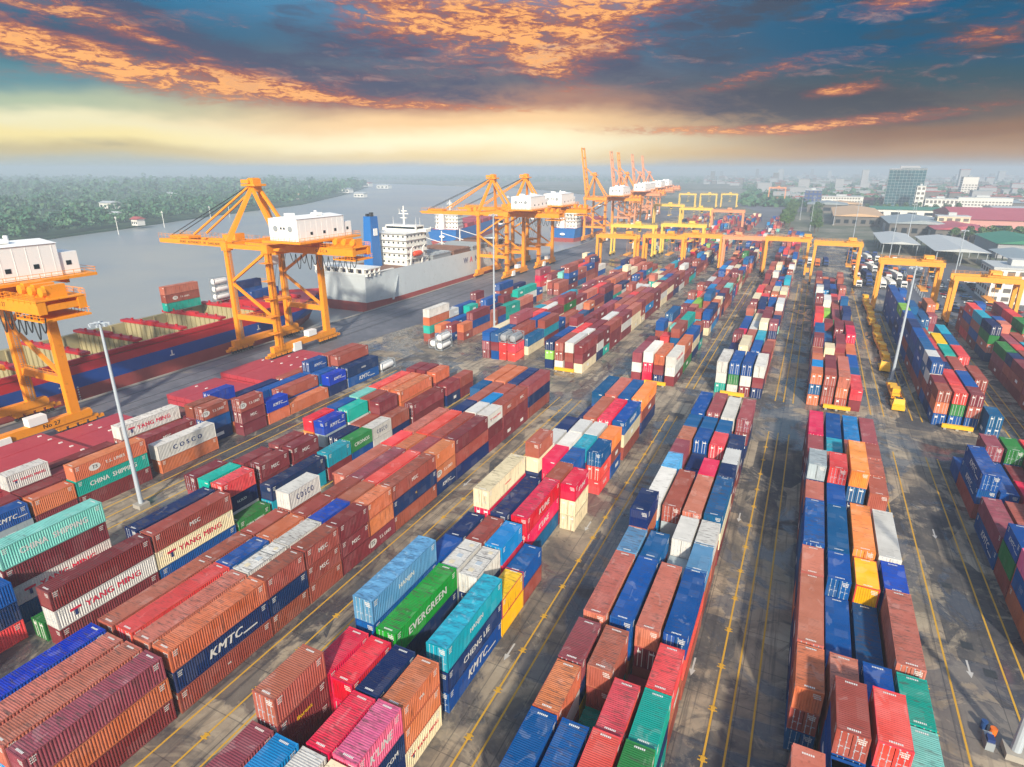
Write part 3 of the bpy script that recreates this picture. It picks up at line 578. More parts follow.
        if door:
            for s in (-.565, .565): m.box(s - .53, s + .53, .035, .07, .16, h - .14)
            m.mat(2)
            for s in (-.8, -.35, .35, .8): m.box(s - .03, s + .03, -.01, .035, .1, h - .1)
            m.box(-.9, -.5, .0, .03, h - .75, h - .45); m.box(.4, .95, .0, .03, h - .6, h - .4)
        else:
            m.mat(2); m.box(.3, .95, .005, .018, h - .55, h - .4)
        me = m.mesh('container', ['container_paint', 'container_roof_paint', 'lettering_white'])
    CM[key] = me; return me
LOGO = dict(KMTC=('KMTC', 'white', 1.5, .25), KMTCS=('KMTC', 'white', .95, .25), YANG=('YANG MING', 'red', 1.15, 0), YANGS=('YANG MING', 'red', .62, 0),
            CHINA=('CHINA  SHIPPING', 'white', 1.15, 0), COSCO=('C O S C O', 'blue', 1.25, 0), EVERGREEN=('EVERGREEN', 'white', 1.35, 0), KLINE=("K'LINE", 'white', 1.25, .2), KLINES=("K'LINE", 'white', 1.0, .2),
            SIPG=('SIPG', 'white', 1.25, 0), TS=('T.S. LINES', 'white', .72, 0), MSC=('MSC', 'white', .85, 0), TEX=('TEX', 'white', 1.0, 0), HANJIN=('HANJIN', 'white', .8, 0), HANJW=('HANJIN', 'white', 1.3, 0),
            HYUNDAI=('HYUNDAI', 'white', .8, 0), CHENG=('CHENG LIE', 'white', 1.1, 0), COM=('KMTC.COM', 'white', .75, 0), HUB=('HUB', 'white', 1.1, 0), NORASIA=('florens', 'yellow', .62, 0),
            CPW=('C', 'white', 1.2, 0), HAPAG=('UES', 'blue', .5, 0), HSUD=('H.SUD', 'white', .6, 0), SUD=('HAMBURG', 'red', .38, 0), SUDS=('H', 'yellow', .5, 0), UN=('CHINA SHIPPING', 'white', .62, 0),
            CGM=('CGM', 'white', 1.3, .15), CRONOS=('CRONOS', 'white', 1.0, 0), WE=('WE', 'white', .3, 0), HJV=('YVL', 'white', .5, 0))
LCOL = dict(white='white', red='red', blue='dark blue', yellow='yellow')

# -- which containers show, and how much of the picture each fills
bv, bf, owner = [], [], []
for i, c in enumerate(LIST):
    x0, x1, y0, y1, z0, z1 = c['x'] - 1.22, c['x'] + 1.22, c['y'], c['y'] + c['L'], c['z'], c['z'] + c['h']
    b0 = len(bv); bv += [(x0,y0,z0),(x1,y0,z0),(x1,y1,z0),(x0,y1,z0),(x0,y0,z1),(x1,y0,z1),(x1,y1,z1),(x0,y1,z1)]
    for f in ((3,2,1,0),(4,5,6,7),(0,1,5,4),(1,2,6,5),(2,3,7,6),(3,0,4,7)): bf.append([b0 + k for k in f]); owner.append(i)
tree = BVHTree.FromPolygons(bv, bf)
mw = co.matrix_basis.to_3x3(); eye = Vector((0, 0, CAMZ)); seen = [0] * len(LIST); STEP = 2
for py in range(225, 767, STEP):
    for px in range(0, 1024, STEP):
        d = mw @ Vector(((px - 511.5) / 608.0, -(py - 383) / 608.0, -1))
        hit = tree.ray_cast(eye, d)
        if hit[2] is not None: seen[owner[hit[2]]] += STEP * STEP
order = sorted(range(len(LIST)), key=lambda i: -seen[i])
SOLO = set(i for i in order[:300] if seen[i] > 0); PARTED = set(i for i in order[:170] if seen[i] >= 110)

# -- labels: say what sets each one apart
for i, c in enumerate(LIST): c['seen'] = seen[i]; c['i'] = i
def others(c, dxc, dyc, dtop=0):                               # the visible neighbour one column over or the next one along
    best = None
    for o in LIST:
        if o is c or o['block'] != c['block'] or not o['seen']: continue
        if dxc and o['col'] == c['col'] + dxc and o['tier'] == c['tier'] and abs((o['y'] + o['L']/2) - (c['y'] + c['L']/2)) < 5: return o
        if dyc and o['col'] == c['col'] and o['tier'] == c['tier']:
            gap = o['y'] - c['y'] - c['L'] if dyc > 0 else c['y'] - o['y'] - o['L']
            if -.5 < gap < 1.6: return o
        if dtop and o['col'] == c['col'] and o['row'] == c['row'] and o['tier'] == c['tier'] + dtop: return o
    return best
ROWW = ['leftmost', 'second', 'third', 'rightmost']; ORD = ['nearest', 'second', 'third', 'fourth', 'fifth', 'sixth', 'seventh', 'eighth', 'ninth', 'tenth', 'eleventh', 'twelfth', 'thirteenth', 'fourteenth', 'fifteenth', 'sixteenth', 'seventeenth', 'eighteenth', 'nineteenth', 'twentieth']
def bsay(c): return BSAY[c['block']]
def cand(c):
    size = 'long' if c['L'] > 8 else 'short'; nm = CNAME[c['c']]; base = '%s %s container' % (size, nm)
    if c['logo']: base += ' with %s lettering' % LCOL[LOGO[c['logo']][1]]
    lv = 'on top' if c['tier'] == c['n'] - 1 else ('at the bottom' if c['tier'] == 0 else 'in mid stack')
    out = []
    if c['logo']: out.append('%s, %s' % (base, bsay(c)))
    up, dn = others(c, 0, 0, 1), others(c, 0, 0, -1); f, b = others(c, 0, -1), others(c, 0, 1); l, r = others(c, -1, 0), others(c, 1, 0)
    if up: out.append('%s under a %s one, %s' % (base, CNAME[up['c']], bsay(c)))
    if dn: out.append('%s on a %s one, %s' % (base, CNAME[dn['c']], bsay(c)))
    if f and b: out.append('%s between %s in front and %s behind, %s' % (base, CNAME[f['c']], CNAME[b['c']], bsay(c)))
    if l and r: out.append('%s beside %s on its left and %s on its right, %s' % (base, CNAME[l['c']], CNAME[r['c']], bsay(c)))
    if f: out.append('%s %s behind a %s one, %s' % (base, lv, CNAME[f['c']], bsay(c)))
    rows = sorted({o['y'] // 1 for o in LIST if o['block'] == c['block'] and o['col'] == c['col'] and o['seen']})
    ys = []
    for y in rows:
        if not ys or y - ys[-1] > 3: ys.append(y)
    k = max(i for i, y in enumerate(ys) if y <= c['y'] // 1 + .1) if ys else 0
    rw = ROWW[c['col']] if c['col'] < 4 else 'fifth'
    out.append('%s %s, %s stack of the %s row, %s' % (base, lv, ORD[min(k, 19)] if k else 'nearest', rw, bsay(c)))
    out.append('%s, tier %s of %s, %s stack, %s row, %s' % (base, 'one two three four five'.split()[c['tier']], 'one two three four five'.split()[c['n'] - 1], ORD[min(k, 19)], rw, bsay(c)))
    return [o for o in out if len(o.split()) <= 16] or out[-1:]
vis = [c for c in LIST if c['seen'] > 0]
cnt = {}
for c in vis:
    c['cand'] = cand(c)
    for s in set(c['cand']): cnt[s] = cnt.get(s, 0) + 1
used = set()
for c in sorted(vis, key=lambda c: -c['seen']):
    lab = next((s for s in c['cand'] if cnt[s] == 1), None) or next((s for s in c['cand'][::-1] if s not in used), c['cand'][-1])
    used.add(lab); c['label'] = lab

# -- build them
wr = random.Random(8)
def rgba(c): return srgb(PAL[c]) + (min(1, wr.random() ** 1.1 + .2),)
GRP = 'shipping containers stacked in the yard blocks'
def lettering(c, root, simple=False):
    body, colr, hh, shear = LOGO[c['logo']]
    w_est = len(body) * hh * .745; sx = min(1.0, (c['L'] - 1.6) / w_est)
    me = text_mesh(body, 'lettering_' + colr, hh, .018, shear)
    sd = c['side']; X = sd * 1.211; rot = RIGHTSIDE if sd > 0 else LEFTSIDE
    yc = c['L'] * .5
    if c['logo'] in ('TS', 'YANG', 'YANGS'): yc += .6
    o = link('lettering', me, root, (X, yc, c['h'] * .5), rot); o.scale = (sx, 1, 1)
    if c['logo'] in ('YANG', 'YANGS'):
        k = hh * .55; q = MB(); q.box(-k, k, -k*.25 + k*.5, k*.5 + k*.25, 0, .01); q.mat(1); q.box(-k*.25, k*.25, -k*.9, k*.26, .0105, .018)
        o2 = link('emblem', q.mesh('emblem', ['lettering_red', 'lettering_blue']), root, (X, yc - sd * (w_est * sx / 2 + k * 1.1), c['h'] * .5), rot)
    if c['logo'] in ('TS', 'CPW'):
        q = MB(); n = 20
        q.add([(math.cos(6.2832*i/n)*.95, math.sin(6.2832*i/n)*.62, 0) for i in range(n)], [tuple(range(n))])
        cy = c['L'] * .5 if c['logo'] == 'CPW' else yc - sd * (w_est * sx / 2 + .75)
        link('emblem', q.mesh('emblem', 'lettering_white'), root, (X - sd*.003, cy, c['h'] * .5), rot)
        if c['logo'] == 'TS': link('emblem', text_mesh('TS', 'lettering_black', .8, .03, .2), root, (X, cy, c['h'] * .5), rot)
        else: o.data = text_mesh('C', 'lettering_red', 1.0)
    if c['logo'] in ('KMTC', 'KMTCS'):
        q = MB(); q.box(0, hh * 1.3, -hh*.38, -hh*.26, 0, .008)
        link('emblem', q.mesh('emblem', 'lettering_white'), root, (X, yc + sd * hh * 1.55, c['h'] * .5), rot)
FARV, FARF, FARC = [], [], []
def farbox(x0, x1, y0, y1, z0, z1, col, bottom=False):
    b0 = len(FARV); FARV.extend([(x0,y0,z0),(x1,y0,z0),(x1,y1,z0),(x0,y1,z0),(x0,y0,z1),(x1,y0,z1),(x1,y1,z1),(x0,y1,z1)])
    for f in ((4,5,6,7),(0,1,5,4),(1,2,6,5),(2,3,7,6),(3,0,4,7)): FARF.append([b0+k for k in f]); FARC.append(col)
OPEN_TOP = {'bg', 'te'}
for i, c in enumerate(LIST):
    if i in SOLO:
        L, h, dr = c['L'], c['h'], c['door']; colr = rgba(c['c'])
        root = empty('shipping_container', (c['x'], c['y'], c['z']), 0, c['label'], 'container', GRP) if i in PARTED else None
        if root:
            for part, nm in (('shell', 'shell'), ('roof', 'roof'), ('frame', 'corner_frame')):
                o = link(nm, cmesh(part, L, h, dr if part == 'shell' else False), root); o.color = rgba('rb') if c['c'] == 'yl' and part == 'frame' else colr
            if dr:
                for s in (-.56, .56):
                    d = link('door', cmesh('door', L, h), root, (s, 0, 0)); d.color = colr
                    for q in (-.26, .2): link('locking_bar', cmesh('locking_bar', L, h), d, (q, .012, 0))
            if c['reefer']: link('roof_panel', cmesh('panel', L, h), root)
            if c['c'] in OPEN_TOP and h > 2.7: link('tarpaulin', cmesh('tarp', L, h), root).color = colr
            link('code_lettering', cmesh('marking', L, h, dr), root)
            if c['logo']: lettering(c, root)
        else:
            o = bpy.data.objects.new('shipping_container', cmesh('plain', L, h, dr)); COL.objects.link(o); o.location = (c['x'], c['y'], c['z']); o.color = colr
            tag(o, c['label'], 'container', GRP)
            if c['logo']: lettering(c, o)
    else:
        r = random.Random(i); pc = srgb(PAL[c['c']]); k = r.uniform(.85, 1.12); pc = tuple(min(1, v * k) for v in pc) + (1,)
        x0, x1, y0, y1, z0, z1 = c['x'] - 1.21, c['x'] + 1.21, c['y'], c['y'] + c['L'], c['z'], c['z'] + c['h'] - .01
        farbox(x0, x1, y0, y1, z0, z1, pc)
        wcol = (.8, .79, .75, 1)
        if c['seen'] > 0:
            if c['door']:
                for s in (-.85, -.35, .35, .85): farbox(c['x'] + s - .035, c['x'] + s + .035, y0 - .03, y0, z0 + .1, z1 - .1, (.45, .45, .45, 1))
                if r.random() < .7: farbox(c['x'] - .8, c['x'] - .35, y0 - .04, y0 - .031, z1 - .9, z1 - .5, wcol)
                if r.random() < .6: farbox(c['x'] + .3, c['x'] + .9, y0 - .04, y0 - .031, z1 - .6, z1 - .35, wcol)
            if r.random() < .42:
                a = r.uniform(.3, .5) * c['L']; b_ = a + r.uniform(.9, 2.6); zc = (z0 + z1) / 2
                xs = (x1, x1 + .01) if c['side'] > 0 else (x0 - .01, x0)
                farbox(xs[0], xs[1], y0 + a, min(y0 + b_, y1 - .5), zc - .35, zc + .35, wcol)
me = bpy.data.meshes.new('distant_containers'); me.from_pydata(FARV, [], FARF); me.materials.append(MATS['container_paint_far'])
ca = me.color_attributes.new('paint', 'FLOAT_COLOR', 'CORNER'); buf = []
for p, cc in zip(me.polygons, FARC): buf += list(cc) * len(p.vertices)
ca.data.foreach_set('color', buf)
o = bpy.data.objects.new('distant_containers', me); COL.objects.link(o)
tag(o, 'many coloured containers receding in stacked rows behind the nearer ones', 'containers', kind='stuff')
print('CONTAINERS', len(LIST), 'solo', len(SOLO), 'visible', len(vis), 'uniq', len({LIST[i]['label'] for i in SOLO}))

# ------------------------------------------------------------------ ship-to-shore cranes
def sts_crane(yc, label, mat='crane_yellow', up=False, num=None, words=None, xo=0.0):
    t = empty('quay_crane', (-144.5 + xo, yc, 0), 0, label, 'crane', 'ship to shore cranes along the quay')
    WL, LS, H = -8.0, 8.0, 10.0                                # local x of the waterside and landside legs, half the leg spacing
    for x in (WL, LS):
        for y in (-H, H):
            m = MB(); m.bar((x, y, 3.2), (x, y, 31), 1.5, 1.9, 1.25, 1.6); m.box(x - 1.1, x + 1.1, y - 1.15, y + 1.15, 30.5, 32.9); m.build('leg', mat, t)
        m = MB(); m.box(x - .8, x + .8, -H - 3, H + 3, 2.2, 3.9); m.box(x - .1, x + .81, H + 3, H + 3.2, 2.6, 3.5); sb = m.build('sill_beam', mat, t)
        for y in (-H, H):
            m = MB(); m.box(x - .55, x + .55, y - 4.4, y + 4.4, 1.55, 2.15)
            for k in (-3.1, -1.0, 1.1, 3.2): m.box(x - .5, x + .5, y + k - .8, y + k + .7, .95, 1.6)
            m.mat(1)
            for k in (-3.6, -2.6, -1.5, -.5, .6, 1.6, 2.7, 3.7): m.cyl((x - .2, y + k, .42), (x + .2, y + k, .42), .4, n=10)
            m.mat(0); m.box(x - .4, x + .4, y + (4.4 if y > 0 else -5.6), y + (5.6 if y > 0 else -4.4), 1.0, 1.7)
            m.build('bogie', [mat, 'dark_steel'], t)
    for y in (-H, H):
        m = MB(); m.box(WL + .76, LS - .76, y - .55, y + .55, 10.2, 11.8); m.build('portal_beam', mat, t)
        m = MB(); m.bar((WL + .3, y, 21.5), (LS - .3, y, 31), .7); m.build('brace', mat, t)
        m = MB(); m.bar((WL + .3, y, 21), (LS - .3, y, 11.6), .7); m.build('brace', mat, t)
        m = MB(); m.box(WL, LS, y - .6, y + .6, 31.2, 32.4); m.build('top_beam', mat, t)
        m = MB()
        for z in (12.4, 12.9): m.box(WL + 1, LS - 1, y - .62, y - .56, z, z + .06)
        for k in range(9): m.box(WL + 1 + k*1.7, WL + 1.06 + k*1.7, y - .62, y - .56, 11.8, 12.9)
        m.build('railing', mat, t)
    for x in (WL, LS):
        m = MB(); m.box(x - .6, x + .6, -H, H, 31.6, 32.7); m.build('cross_beam', mat, t)
    # fixed girder over the quay and the boom over the water
    for y in (-3.2, 3.2):
        m = MB(); m.box(WL - 1.5, 33, y - .65, y + .65, 30.2, 32.2); gd = m.build('girder', mat, t)
        if y < 0 and num: link('lettering', text_mesh(num, 'lettering_black', 1.1), gd, (22, y - .655, 31.2), FRONT)
    for x in (-4, 4, 14, 24, 29, 32.5): m = MB(); m.box(x - .4, x + .4, -3.2, 3.2, 30.6, 31.6); m.build('girder_tie', mat, t)
    m = MB(); m.box(26, 33.6, -3.9, 3.9, 29.0, 29.3); m.build('lower_platform', mat, t)
    hx, hz = WL - 1.5, 31.4
    if not up:
        for y in (-3.0, 3.0):
            m = MB(); m.bar((hx, y, 31.2), (-46.5, y, 31.0), 1.1, 2.0, 1.0, 1.3); bo = m.build('boom', mat, t)
            if y < 0 and words: link('lettering', text_mesh(words, 'lettering_black', 1.05), bo, (-27.5, y - .555, 31.05), FRONT)
        for x in (-16, -24, -32, -40, -46.2): m = MB(); m.box(x - .3, x + .3, -3, 3, 30.6, 31.4); m.build('boom_tie', mat, t)
        m = MB(); m.bar((-46.5, 0, 31), (-49.6, 0, 31), 1.6, .9, .5, .4); m.box(-43, -34, -2.2, 2.2, 31.9, 32.7); m.box(-19, -16.8, -1.8, 1.8, 32, 33.8); m.box(-15.4, -13.6, -1.8, 1.8, 32, 34.2)
        m.build('boom_machinery', mat, t)
        for y in (-1.4, 1.4):
            m = MB(); m.bar((-5, y, 48.2), (-31, y*1.6, 33.4), .55, .5); m.build('forestay', mat, t)
            m = MB(); m.cyl((-5, y*.6, 48.6), (-44, y, 32.2), .12, n=6); m.build('cable', 'cable_black', t)
    else:
        for y in (-3.0, 3.0):
            m = MB(); m.bar((hx, y, 31.2), (hx - 5.4, y, 68), 1.5, 1.3, .9, .9); m.build('boom', mat, t)
        for k in (.2, .4, .6, .8, .98): m = MB(); m.box(hx - 5.4*k - .3, hx - 5.4*k + .3, -3, 3, 31.2 + 36.8*k - .4, 31.2 + 36.8*k + .4); m.build('boom_tie', mat, t)
        for y in (-1.4, 1.4): m = MB(); m.bar((-5, y, 48.2), (hx - 3, y, 54), .4); m.build('forestay', mat, t)
    for x0_, x1_ in ([(WL, 33)] if up else [(WL, 33), (-46, WL - 1.5)]):
        for y in (-3.95, 3.9):
            m = MB(); n_ = int((x1_ - x0_) / 1.6)
            for z in (32.75, 33.3): m.box(x0_, x1_, y, y + .06, z, z + .06)
            for k in range(n_ + 1): xx = x0_ + k * (x1_ - x0_) / n_; m.box(xx - .03, xx + .03, y, y + .06, 31.9, 33.3)
            m.build('railing', mat, t)
    for y in (-H, H):
        m = MB()
        for s_ in (-.3, .3): m.box(WL + .95, WL + 1.02, y + s_ - .03, y + s_ + .03, 4, 31)
        for k in range(54): m.box(WL + .95, WL + 1.02, y - .3, y + .3, 4 + k*.5, 4.06 + k*.5)
        m.build('ladder', 'steel_grey', t)
    for y in (-1.2, -.4, .4, 1.2):
        m = MB(); m.cyl((2 + y, y, 29), (-2 + y, y, 15.5), .06, n=5); m.build('hoist_rope', 'cable_black', t)
    m = MB(); m.box(-3, 1.4, -3, 3, 14.9, 15.5)
    for y in (-3, 2.6): m.box(-3.2, 1.6, y, y + .4, 14.4, 15.1)
    m.build('spreader', mat, t)
    # A frame
    for y in (-1, 1):
        m = MB(); m.bar((WL, y*H*.94, 32.8), (-4.6, y*1.3, 47.6), 1.5, 1.3, 1.0, 1.0); m.build('mast_leg', mat, t)
        m = MB(); m.bar((-4.2, y*1.3, 47.4), (LS - 2, y*3.2, 32), .8, .8); m.build('back_stay', mat, t)
        m = MB(); m.box(-7.5, -4.4, y*2.1 - .1, y*2.1 + .1, 48.9, 49.9); m.build('railing', mat, t)
    m = MB(); m.box(-7.6, -2.2, -2.2, 2.2, 48.1, 48.7); m.box(-5.6, -3.4, -1.5, 1.5, 46.6, 50.2); m.cyl((-4.6, -1.6, 49.6), (-4.6, 1.6, 49.6), .8, n=12); m.build('mast_head', mat, t)
    # machinery house on the back girder
    ha, hb_, hy0, hy1 = 11.0, 21.2, -11.2, 7.4                       # the house lies across the girder, parallel to the quay
    m = MB(); m.box(ha, hb_, hy0, hy1, 34.4, 40.2); m.add([(ha - .2, hy0 - .2, 40.2), ((ha + hb_)/2, hy0 - .2, 40.8), (hb_ + .2, hy0 - .2, 40.2), (hb_ + .2, hy1 + .2, 40.2), ((ha + hb_)/2, hy1 + .2, 40.8), (ha - .2, hy1 + .2, 40.2)], [(0,1,4,5), (1,2,3,4), (0,2,1), (3,5,4), (5,3,2,0)])
    m.box(ha + 1, hb_ - .3, hy1, hy1 + 3.4, 34.4, 38.4)
    for k in range(9): m.box(hb_ - .01, hb_ + .03, hy0 + .9 + k*2.1, hy0 + 1.0 + k*2.1, 34.5, 40.1)
    for k in range(4): m.box(ha + 1.5 + k*2.4, ha + 1.6 + k*2.4, hy0 - .03, hy0 + .01, 34.5, 40.1)
    m.box(ha + 3, ha + 5, hy0 + 3, hy0 + 5, 40.6, 41.4); m.box(ha + 6, ha + 8, hy0 + 10, hy0 + 12.4, 40.6, 41.3); m.cyl((ha + 4, hy0 + 14, 40.4), (ha + 4, hy0 + 14, 41.6), .4, n=8)
    hs = m.build('machinery_house', 'white_paint', t)
    for y in (-6.5, -1.5, 3, 8.6): m = MB(); m.box(hb_ - .02 if y < 8 else hb_ - .32, hb_ + .05 if y < 8 else hb_ - .25, y, y + .9, 35.8 + .25*(y > 0), 36.6 + .25*(y > 0)); m.build('window', 'glass_dark', hs)
    for x in (13.4, 18.6): m = MB(); m.cyl((x, hy0 - .12, 37.6), (x, hy0 + .02, 37.6), .8, n=14); m.build('fan_grille', 'steel_grey', hs)
    for x in (15.4, 16.5): m = MB(); m.box(x - .3, x + .3, hy0 - .06, hy0 + .02, 37.4, 38.0); m.build('window', 'glass_dark', hs)
    m = MB(); m.box(ha - 1.6, hb_ + 1.6, hy0 - 1.2, hy1 + 5.2, 33.8, 34.3)
    for y in (-7, -3.2, 3.2, 8): m.box(ha, hb_, y - .3, y + .3, 32.9, 33.8)
    for x in (13, 21): m.box(x - .3, x + .3, -3.5, -2.9, 32.2, 33.0); m.box(x - .3, x + .3, 2.9, 3.5, 32.2, 33.0)
    pl = m.build('walkway', mat, t)
    m = MB()
    for z in (34.8, 35.3):
        m.box(hb_ + 1.52, hb_ + 1.58, hy0 - 1.2, hy1 + 5.2, z, z + .07); m.box(ha - 1.6, hb_ + 1.6, hy0 - 1.18, hy0 - 1.12, z, z + .07); m.box(ha - 1.6, hb_ + 1.6, hy1 + 5.12, hy1 + 5.18, z, z + .07)
    for k in range(14): yy = hy0 - 1.2 + k * 1.9; m.box(hb_ + 1.52, hb_ + 1.58, yy, yy + .07, 34.3, 35.3)
    for k in range(8): xx = ha - 1.6 + k * 1.95; m.box(xx, xx + .07, hy0 - 1.18, hy0 - 1.12, 34.3, 35.3)
    m.build('railing', mat, pl)
    m = MB(); m.box(24, 33, -3.9, 3.9, 32.3, 32.5)
    for y in (-3.85, 3.8):
        for z in (33.0, 33.5): m.box(24, 33, y - .03, y + .03, z, z + .07); m.box(26, 33.6, y - .03, y + .03, z - 3.2, z - 3.13)
        for x in range(26, 34): m.box(x, x + .07, y - .03, y + .03, 29.3, 30.4)
        for x in range(24, 34, 2): m.box(x, x + .07, y - .03, y + .03, 32.2, 33.5)
    for x in (25.5, 28.5, 31.5): m.box(x - .5, x + .5, -1.6, 1.6, 32.5, 34.6); m.cyl((x, -2.2, 33.6), (x, -1.6, 33.6), .8, n=10)
    m.build('end_platform', mat, t)
    # trolley, operator's cab and hanging supply cables
    m = MB(); m.box(-2.5, 3.5, -2.9, 2.9, 29.0, 30.0); tr = m.build('trolley', mat, t)
    m = MB(); m.box(.5, 3.2, -4.2, -1.8, 26.2, 28.9); cb = m.build('operator_cab', 'white_paint', tr)
    m = MB(); m.box(.44, .51, -4.0, -2.0, 26.6, 28.2); m.box(.8, 3.0, -4.26, -4.19, 27.0, 28.2); m.build('window', 'glass_dark', cb)
    m = MB()
    for x0 in range(10, 34, 2):
        dp = 3.4 + .9 * math.sin(x0 * 1.7)
        m.tube([(x0 + 2 * k / 8, -3.6, 29.9 - dp * math.sin(math.pi * k / 8)) for k in range(9)], .11, 5)
    m.build('festoon_cable', 'cable_black', t)
    # lift shaft and landings on the landside leg
    m = MB()
    for a_ in (0, .9):
        for b2_ in (0, .9): m.box(LS + .8 + a_, LS + .88 + a_, -H - 1.9 + b2_, -H - 1.82 + b2_, 3, 31)
    for k in range(28): m.box(LS + .8, LS + 1.78, -H - 1.9, -H - 1.86, 3 + k, 3.06 + k); m.box(LS + 1.7, LS + 1.78, -H - 1.9, -H - .9, 3.5 + k, 3.56 + k)
    m.box(LS + .95, LS + 1.6, -H - 1.75, -H - 1.1, 17, 19.2)
    for z in (8, 13, 18, 23, 28):
        m.box(LS - .5, LS + 2.2, -H - 3.2, -H - .9, z, z + .1)
        for zz in (.5, 1.0): m.box(LS - .5, LS + 2.2, -H - 3.2, -H - 3.15, z + zz, z + zz + .05); m.box(LS + 2.15, LS + 2.2, -H - 3.2, -H - .9, z + zz, z + zz + .05)
    m.build('lift_shaft', 'crane_yellow', t)
    m = MB(); m.box(LS - 1.0, LS + 1.2, -5.6, -2.6, 0.9, 3.4); m.box(LS - 1.0, LS + 1.0, 1, 4.4, 3.9, 5.6); m.build('equipment_cabin', 'white_paint', t)
    if num and not words: link('lettering', text_mesh(num, 'lettering_black', 1.2), t, (LS + .812, 5.0, 3.05), RIGHTSIDE)
    return t
sts_crane(58.0, 'yellow quay crane with white machine house cut off by the left edge', num='No 27')
sts_crane(136.0, 'yellow quay crane with lowered boom over the red and blue ship', num='G  S C R', words='PORT  AUTHORITY  OF  THAILAND')
sts_crane(288.0, 'orange yellow quay crane with lowered boom beside the pale grey ship', 'crane_yellow')
sts_crane(326.0, 'orange yellow quay crane standing right behind the one beside the grey ship', 'crane_yellow', xo=1)
for y, xo, mt, lb in [(468, -6, 'crane_orange', 'nearest quay crane with raised boom at the bend of the quay'), (570, -15, 'crane_salmon', 'second quay crane with raised boom beyond the bend of the quay'),
                  (606, -19, 'crane_orange', 'third quay crane with raised boom beyond the bend of the quay'), (690, -28, 'crane_salmon', 'fourth quay crane with raised boom, hazy, far along the quay'),
                  (765, -36, 'crane_salmon', 'farthest quay crane with raised boom, pale in the haze')]:
    sts_crane(y, lb, mt, up=True, xo=xo)

# ------------------------------------------------------------------ yard gantry cranes on rubber tyres
def gantry(x0, x1, yc, h, mat, label, trx=.6, parts=True):
    t = empty('gantry_crane', ((x0 + x1) / 2, yc, 0), 0, label, 'gantry crane', 'rubber tyred gantry cranes over the stacks')
    w = (x1 - x0) / 2; HL = 3.6
    for sx in (-1, 1):
        m = MB(); m.box(sx*w - .45, sx*w + .45, -5.2, 5.2, 1.5, 2.5); m.build('sill_beam', mat, t)
        for y in (-4, 4):
            for k in (-.75, .75):
                m = MB(); m.cyl((sx*w - .35, y + k, .72), (sx*w + .35, y + k, .72), .72, n=12); m.mat(1); m.cyl((sx*w - .37, y + k, .72), (sx*w + .37, y + k, .72), .34, n=10); m.build('wheel', ['rubber', mat], t)
        for y in (-1, 1):
            m = MB(); m.bar((sx*w, y*HL, 2.4), (sx*w*.985, y*HL*.86, h - 1.7), .95, 1.2, 1.25, 1.5); m.build('leg', mat, t)
        m = MB(); m.box(sx*w - .5, sx*w + .5, -HL, HL, h - 3.2, h - 2.2); m.build('end_tie', mat, t)
    for y in (-3.1, 3.1):
        m = MB(); m.box(-w - .8, w + .8, y - .55, y + .55, h - 1.9, h - .2); gd = m.build('girder', mat, t)
        m = MB()
        for z in (h + .25, h + .75): m.box(-w - .7, w + .7, y + math.copysign(.45, y), y + math.copysign(.45, y) + .05, z, z + .06)
        for k in range(13): xx = -w + k * w / 6; m.box(xx, xx + .06, y + math.copysign(.45, y), y + math.copysign(.45, y) + .05, h - .2, h + .8)
        m.build('railing', mat, gd)
    m = MB(); x = w * trx; m.box(x - 2.4, x + 2.4, -2.9, 2.9, h - .15, h + .35); m.box(x - 1.7, x + 1.6, -1.6, 1.4, h + .35, h + 1.9); m.cyl((x - 1.2, -2.2, h + .9), (x + 1.2, -2.2, h + .9), .5, n=10); tr = m.build('trolley', mat, t)
    m = MB(); m.box(x + .6, x + 2.2, -2.3, -.7, h - 4.1, h - 2.0); cb = m.build('operator_cab', mat, tr)
    m = MB(); m.box(x + .7, x + 2.1, -2.36, -2.29, h - 3.6, h - 2.4); m.build('window', 'glass_dark', cb)
    m = MB(); m.box(x - 1.2, x + 1.2, -5.9, 5.9, 9.6, 10.1); 
    for a in (-.9, .9):
        for c in (-1.5, 1.5): m.cyl((x + a, c, 10.1), (x + a * .8, c * .8, h - .2), .05, n=5)
    m.build('spreader', mat, t)
    m = MB(); m.box(w + .46, w + 1.9, -2, 1.6, 2.5, 4.6); m.build('power_unit', mat, t)
gantry(25.9, 45.4, 276, 20.4, 'gantry_yellow', 'yellow gantry crane over the far end of the right block', .55)
gantry(47.9, 66.6, 262, 17.9, 'gantry_yellow', 'yellow gantry crane over the far right block near the right edge', .2)
gantry(2.4, 21.6, 331, 20.6, 'gantry_yellow', 'yellow gantry crane over the far end of the right centre block', .6)
gantry(-20.6, -.4, 352, 19.6, 'gantry_yellow', 'yellow gantry crane left of the one over the right centre block', .9)
gantry(-42.5, -22, 357, 18.8, 'crane_salmon', 'salmon pink gantry crane standing between two yellow ones', -.3)
gantry(-64.5, -43.8, 358, 18.8, 'gantry_yellow', 'orange yellow gantry crane left of the salmon pink one', -.4)
gantry(-104, -83, 326, 19.8, 'gantry_yellow', 'yellow gantry crane nearest the quay behind the left stacks', .6)
gantry(-81, -60, 336, 19.8, 'gantry_yellow', 'yellow gantry crane second from the quay behind the left stacks', .3)
gantry(-114.5, -88, 388, 20, 'pale_yellow', 'pale yellow gantry crane behind the one nearest the quay', .2)
gantry(-87, -61, 406, 20, 'pale_yellow', 'pale yellow gantry crane behind the second from the quay', .4)
gantry(-110, -83, 582, 20, 'pale_yellow', 'distant pale yellow gantry crane left of the pink one', .3)
gantry(-79.5, -54, 563, 20, 'crane_salmon', 'distant pink gantry crane over green containers', .1)
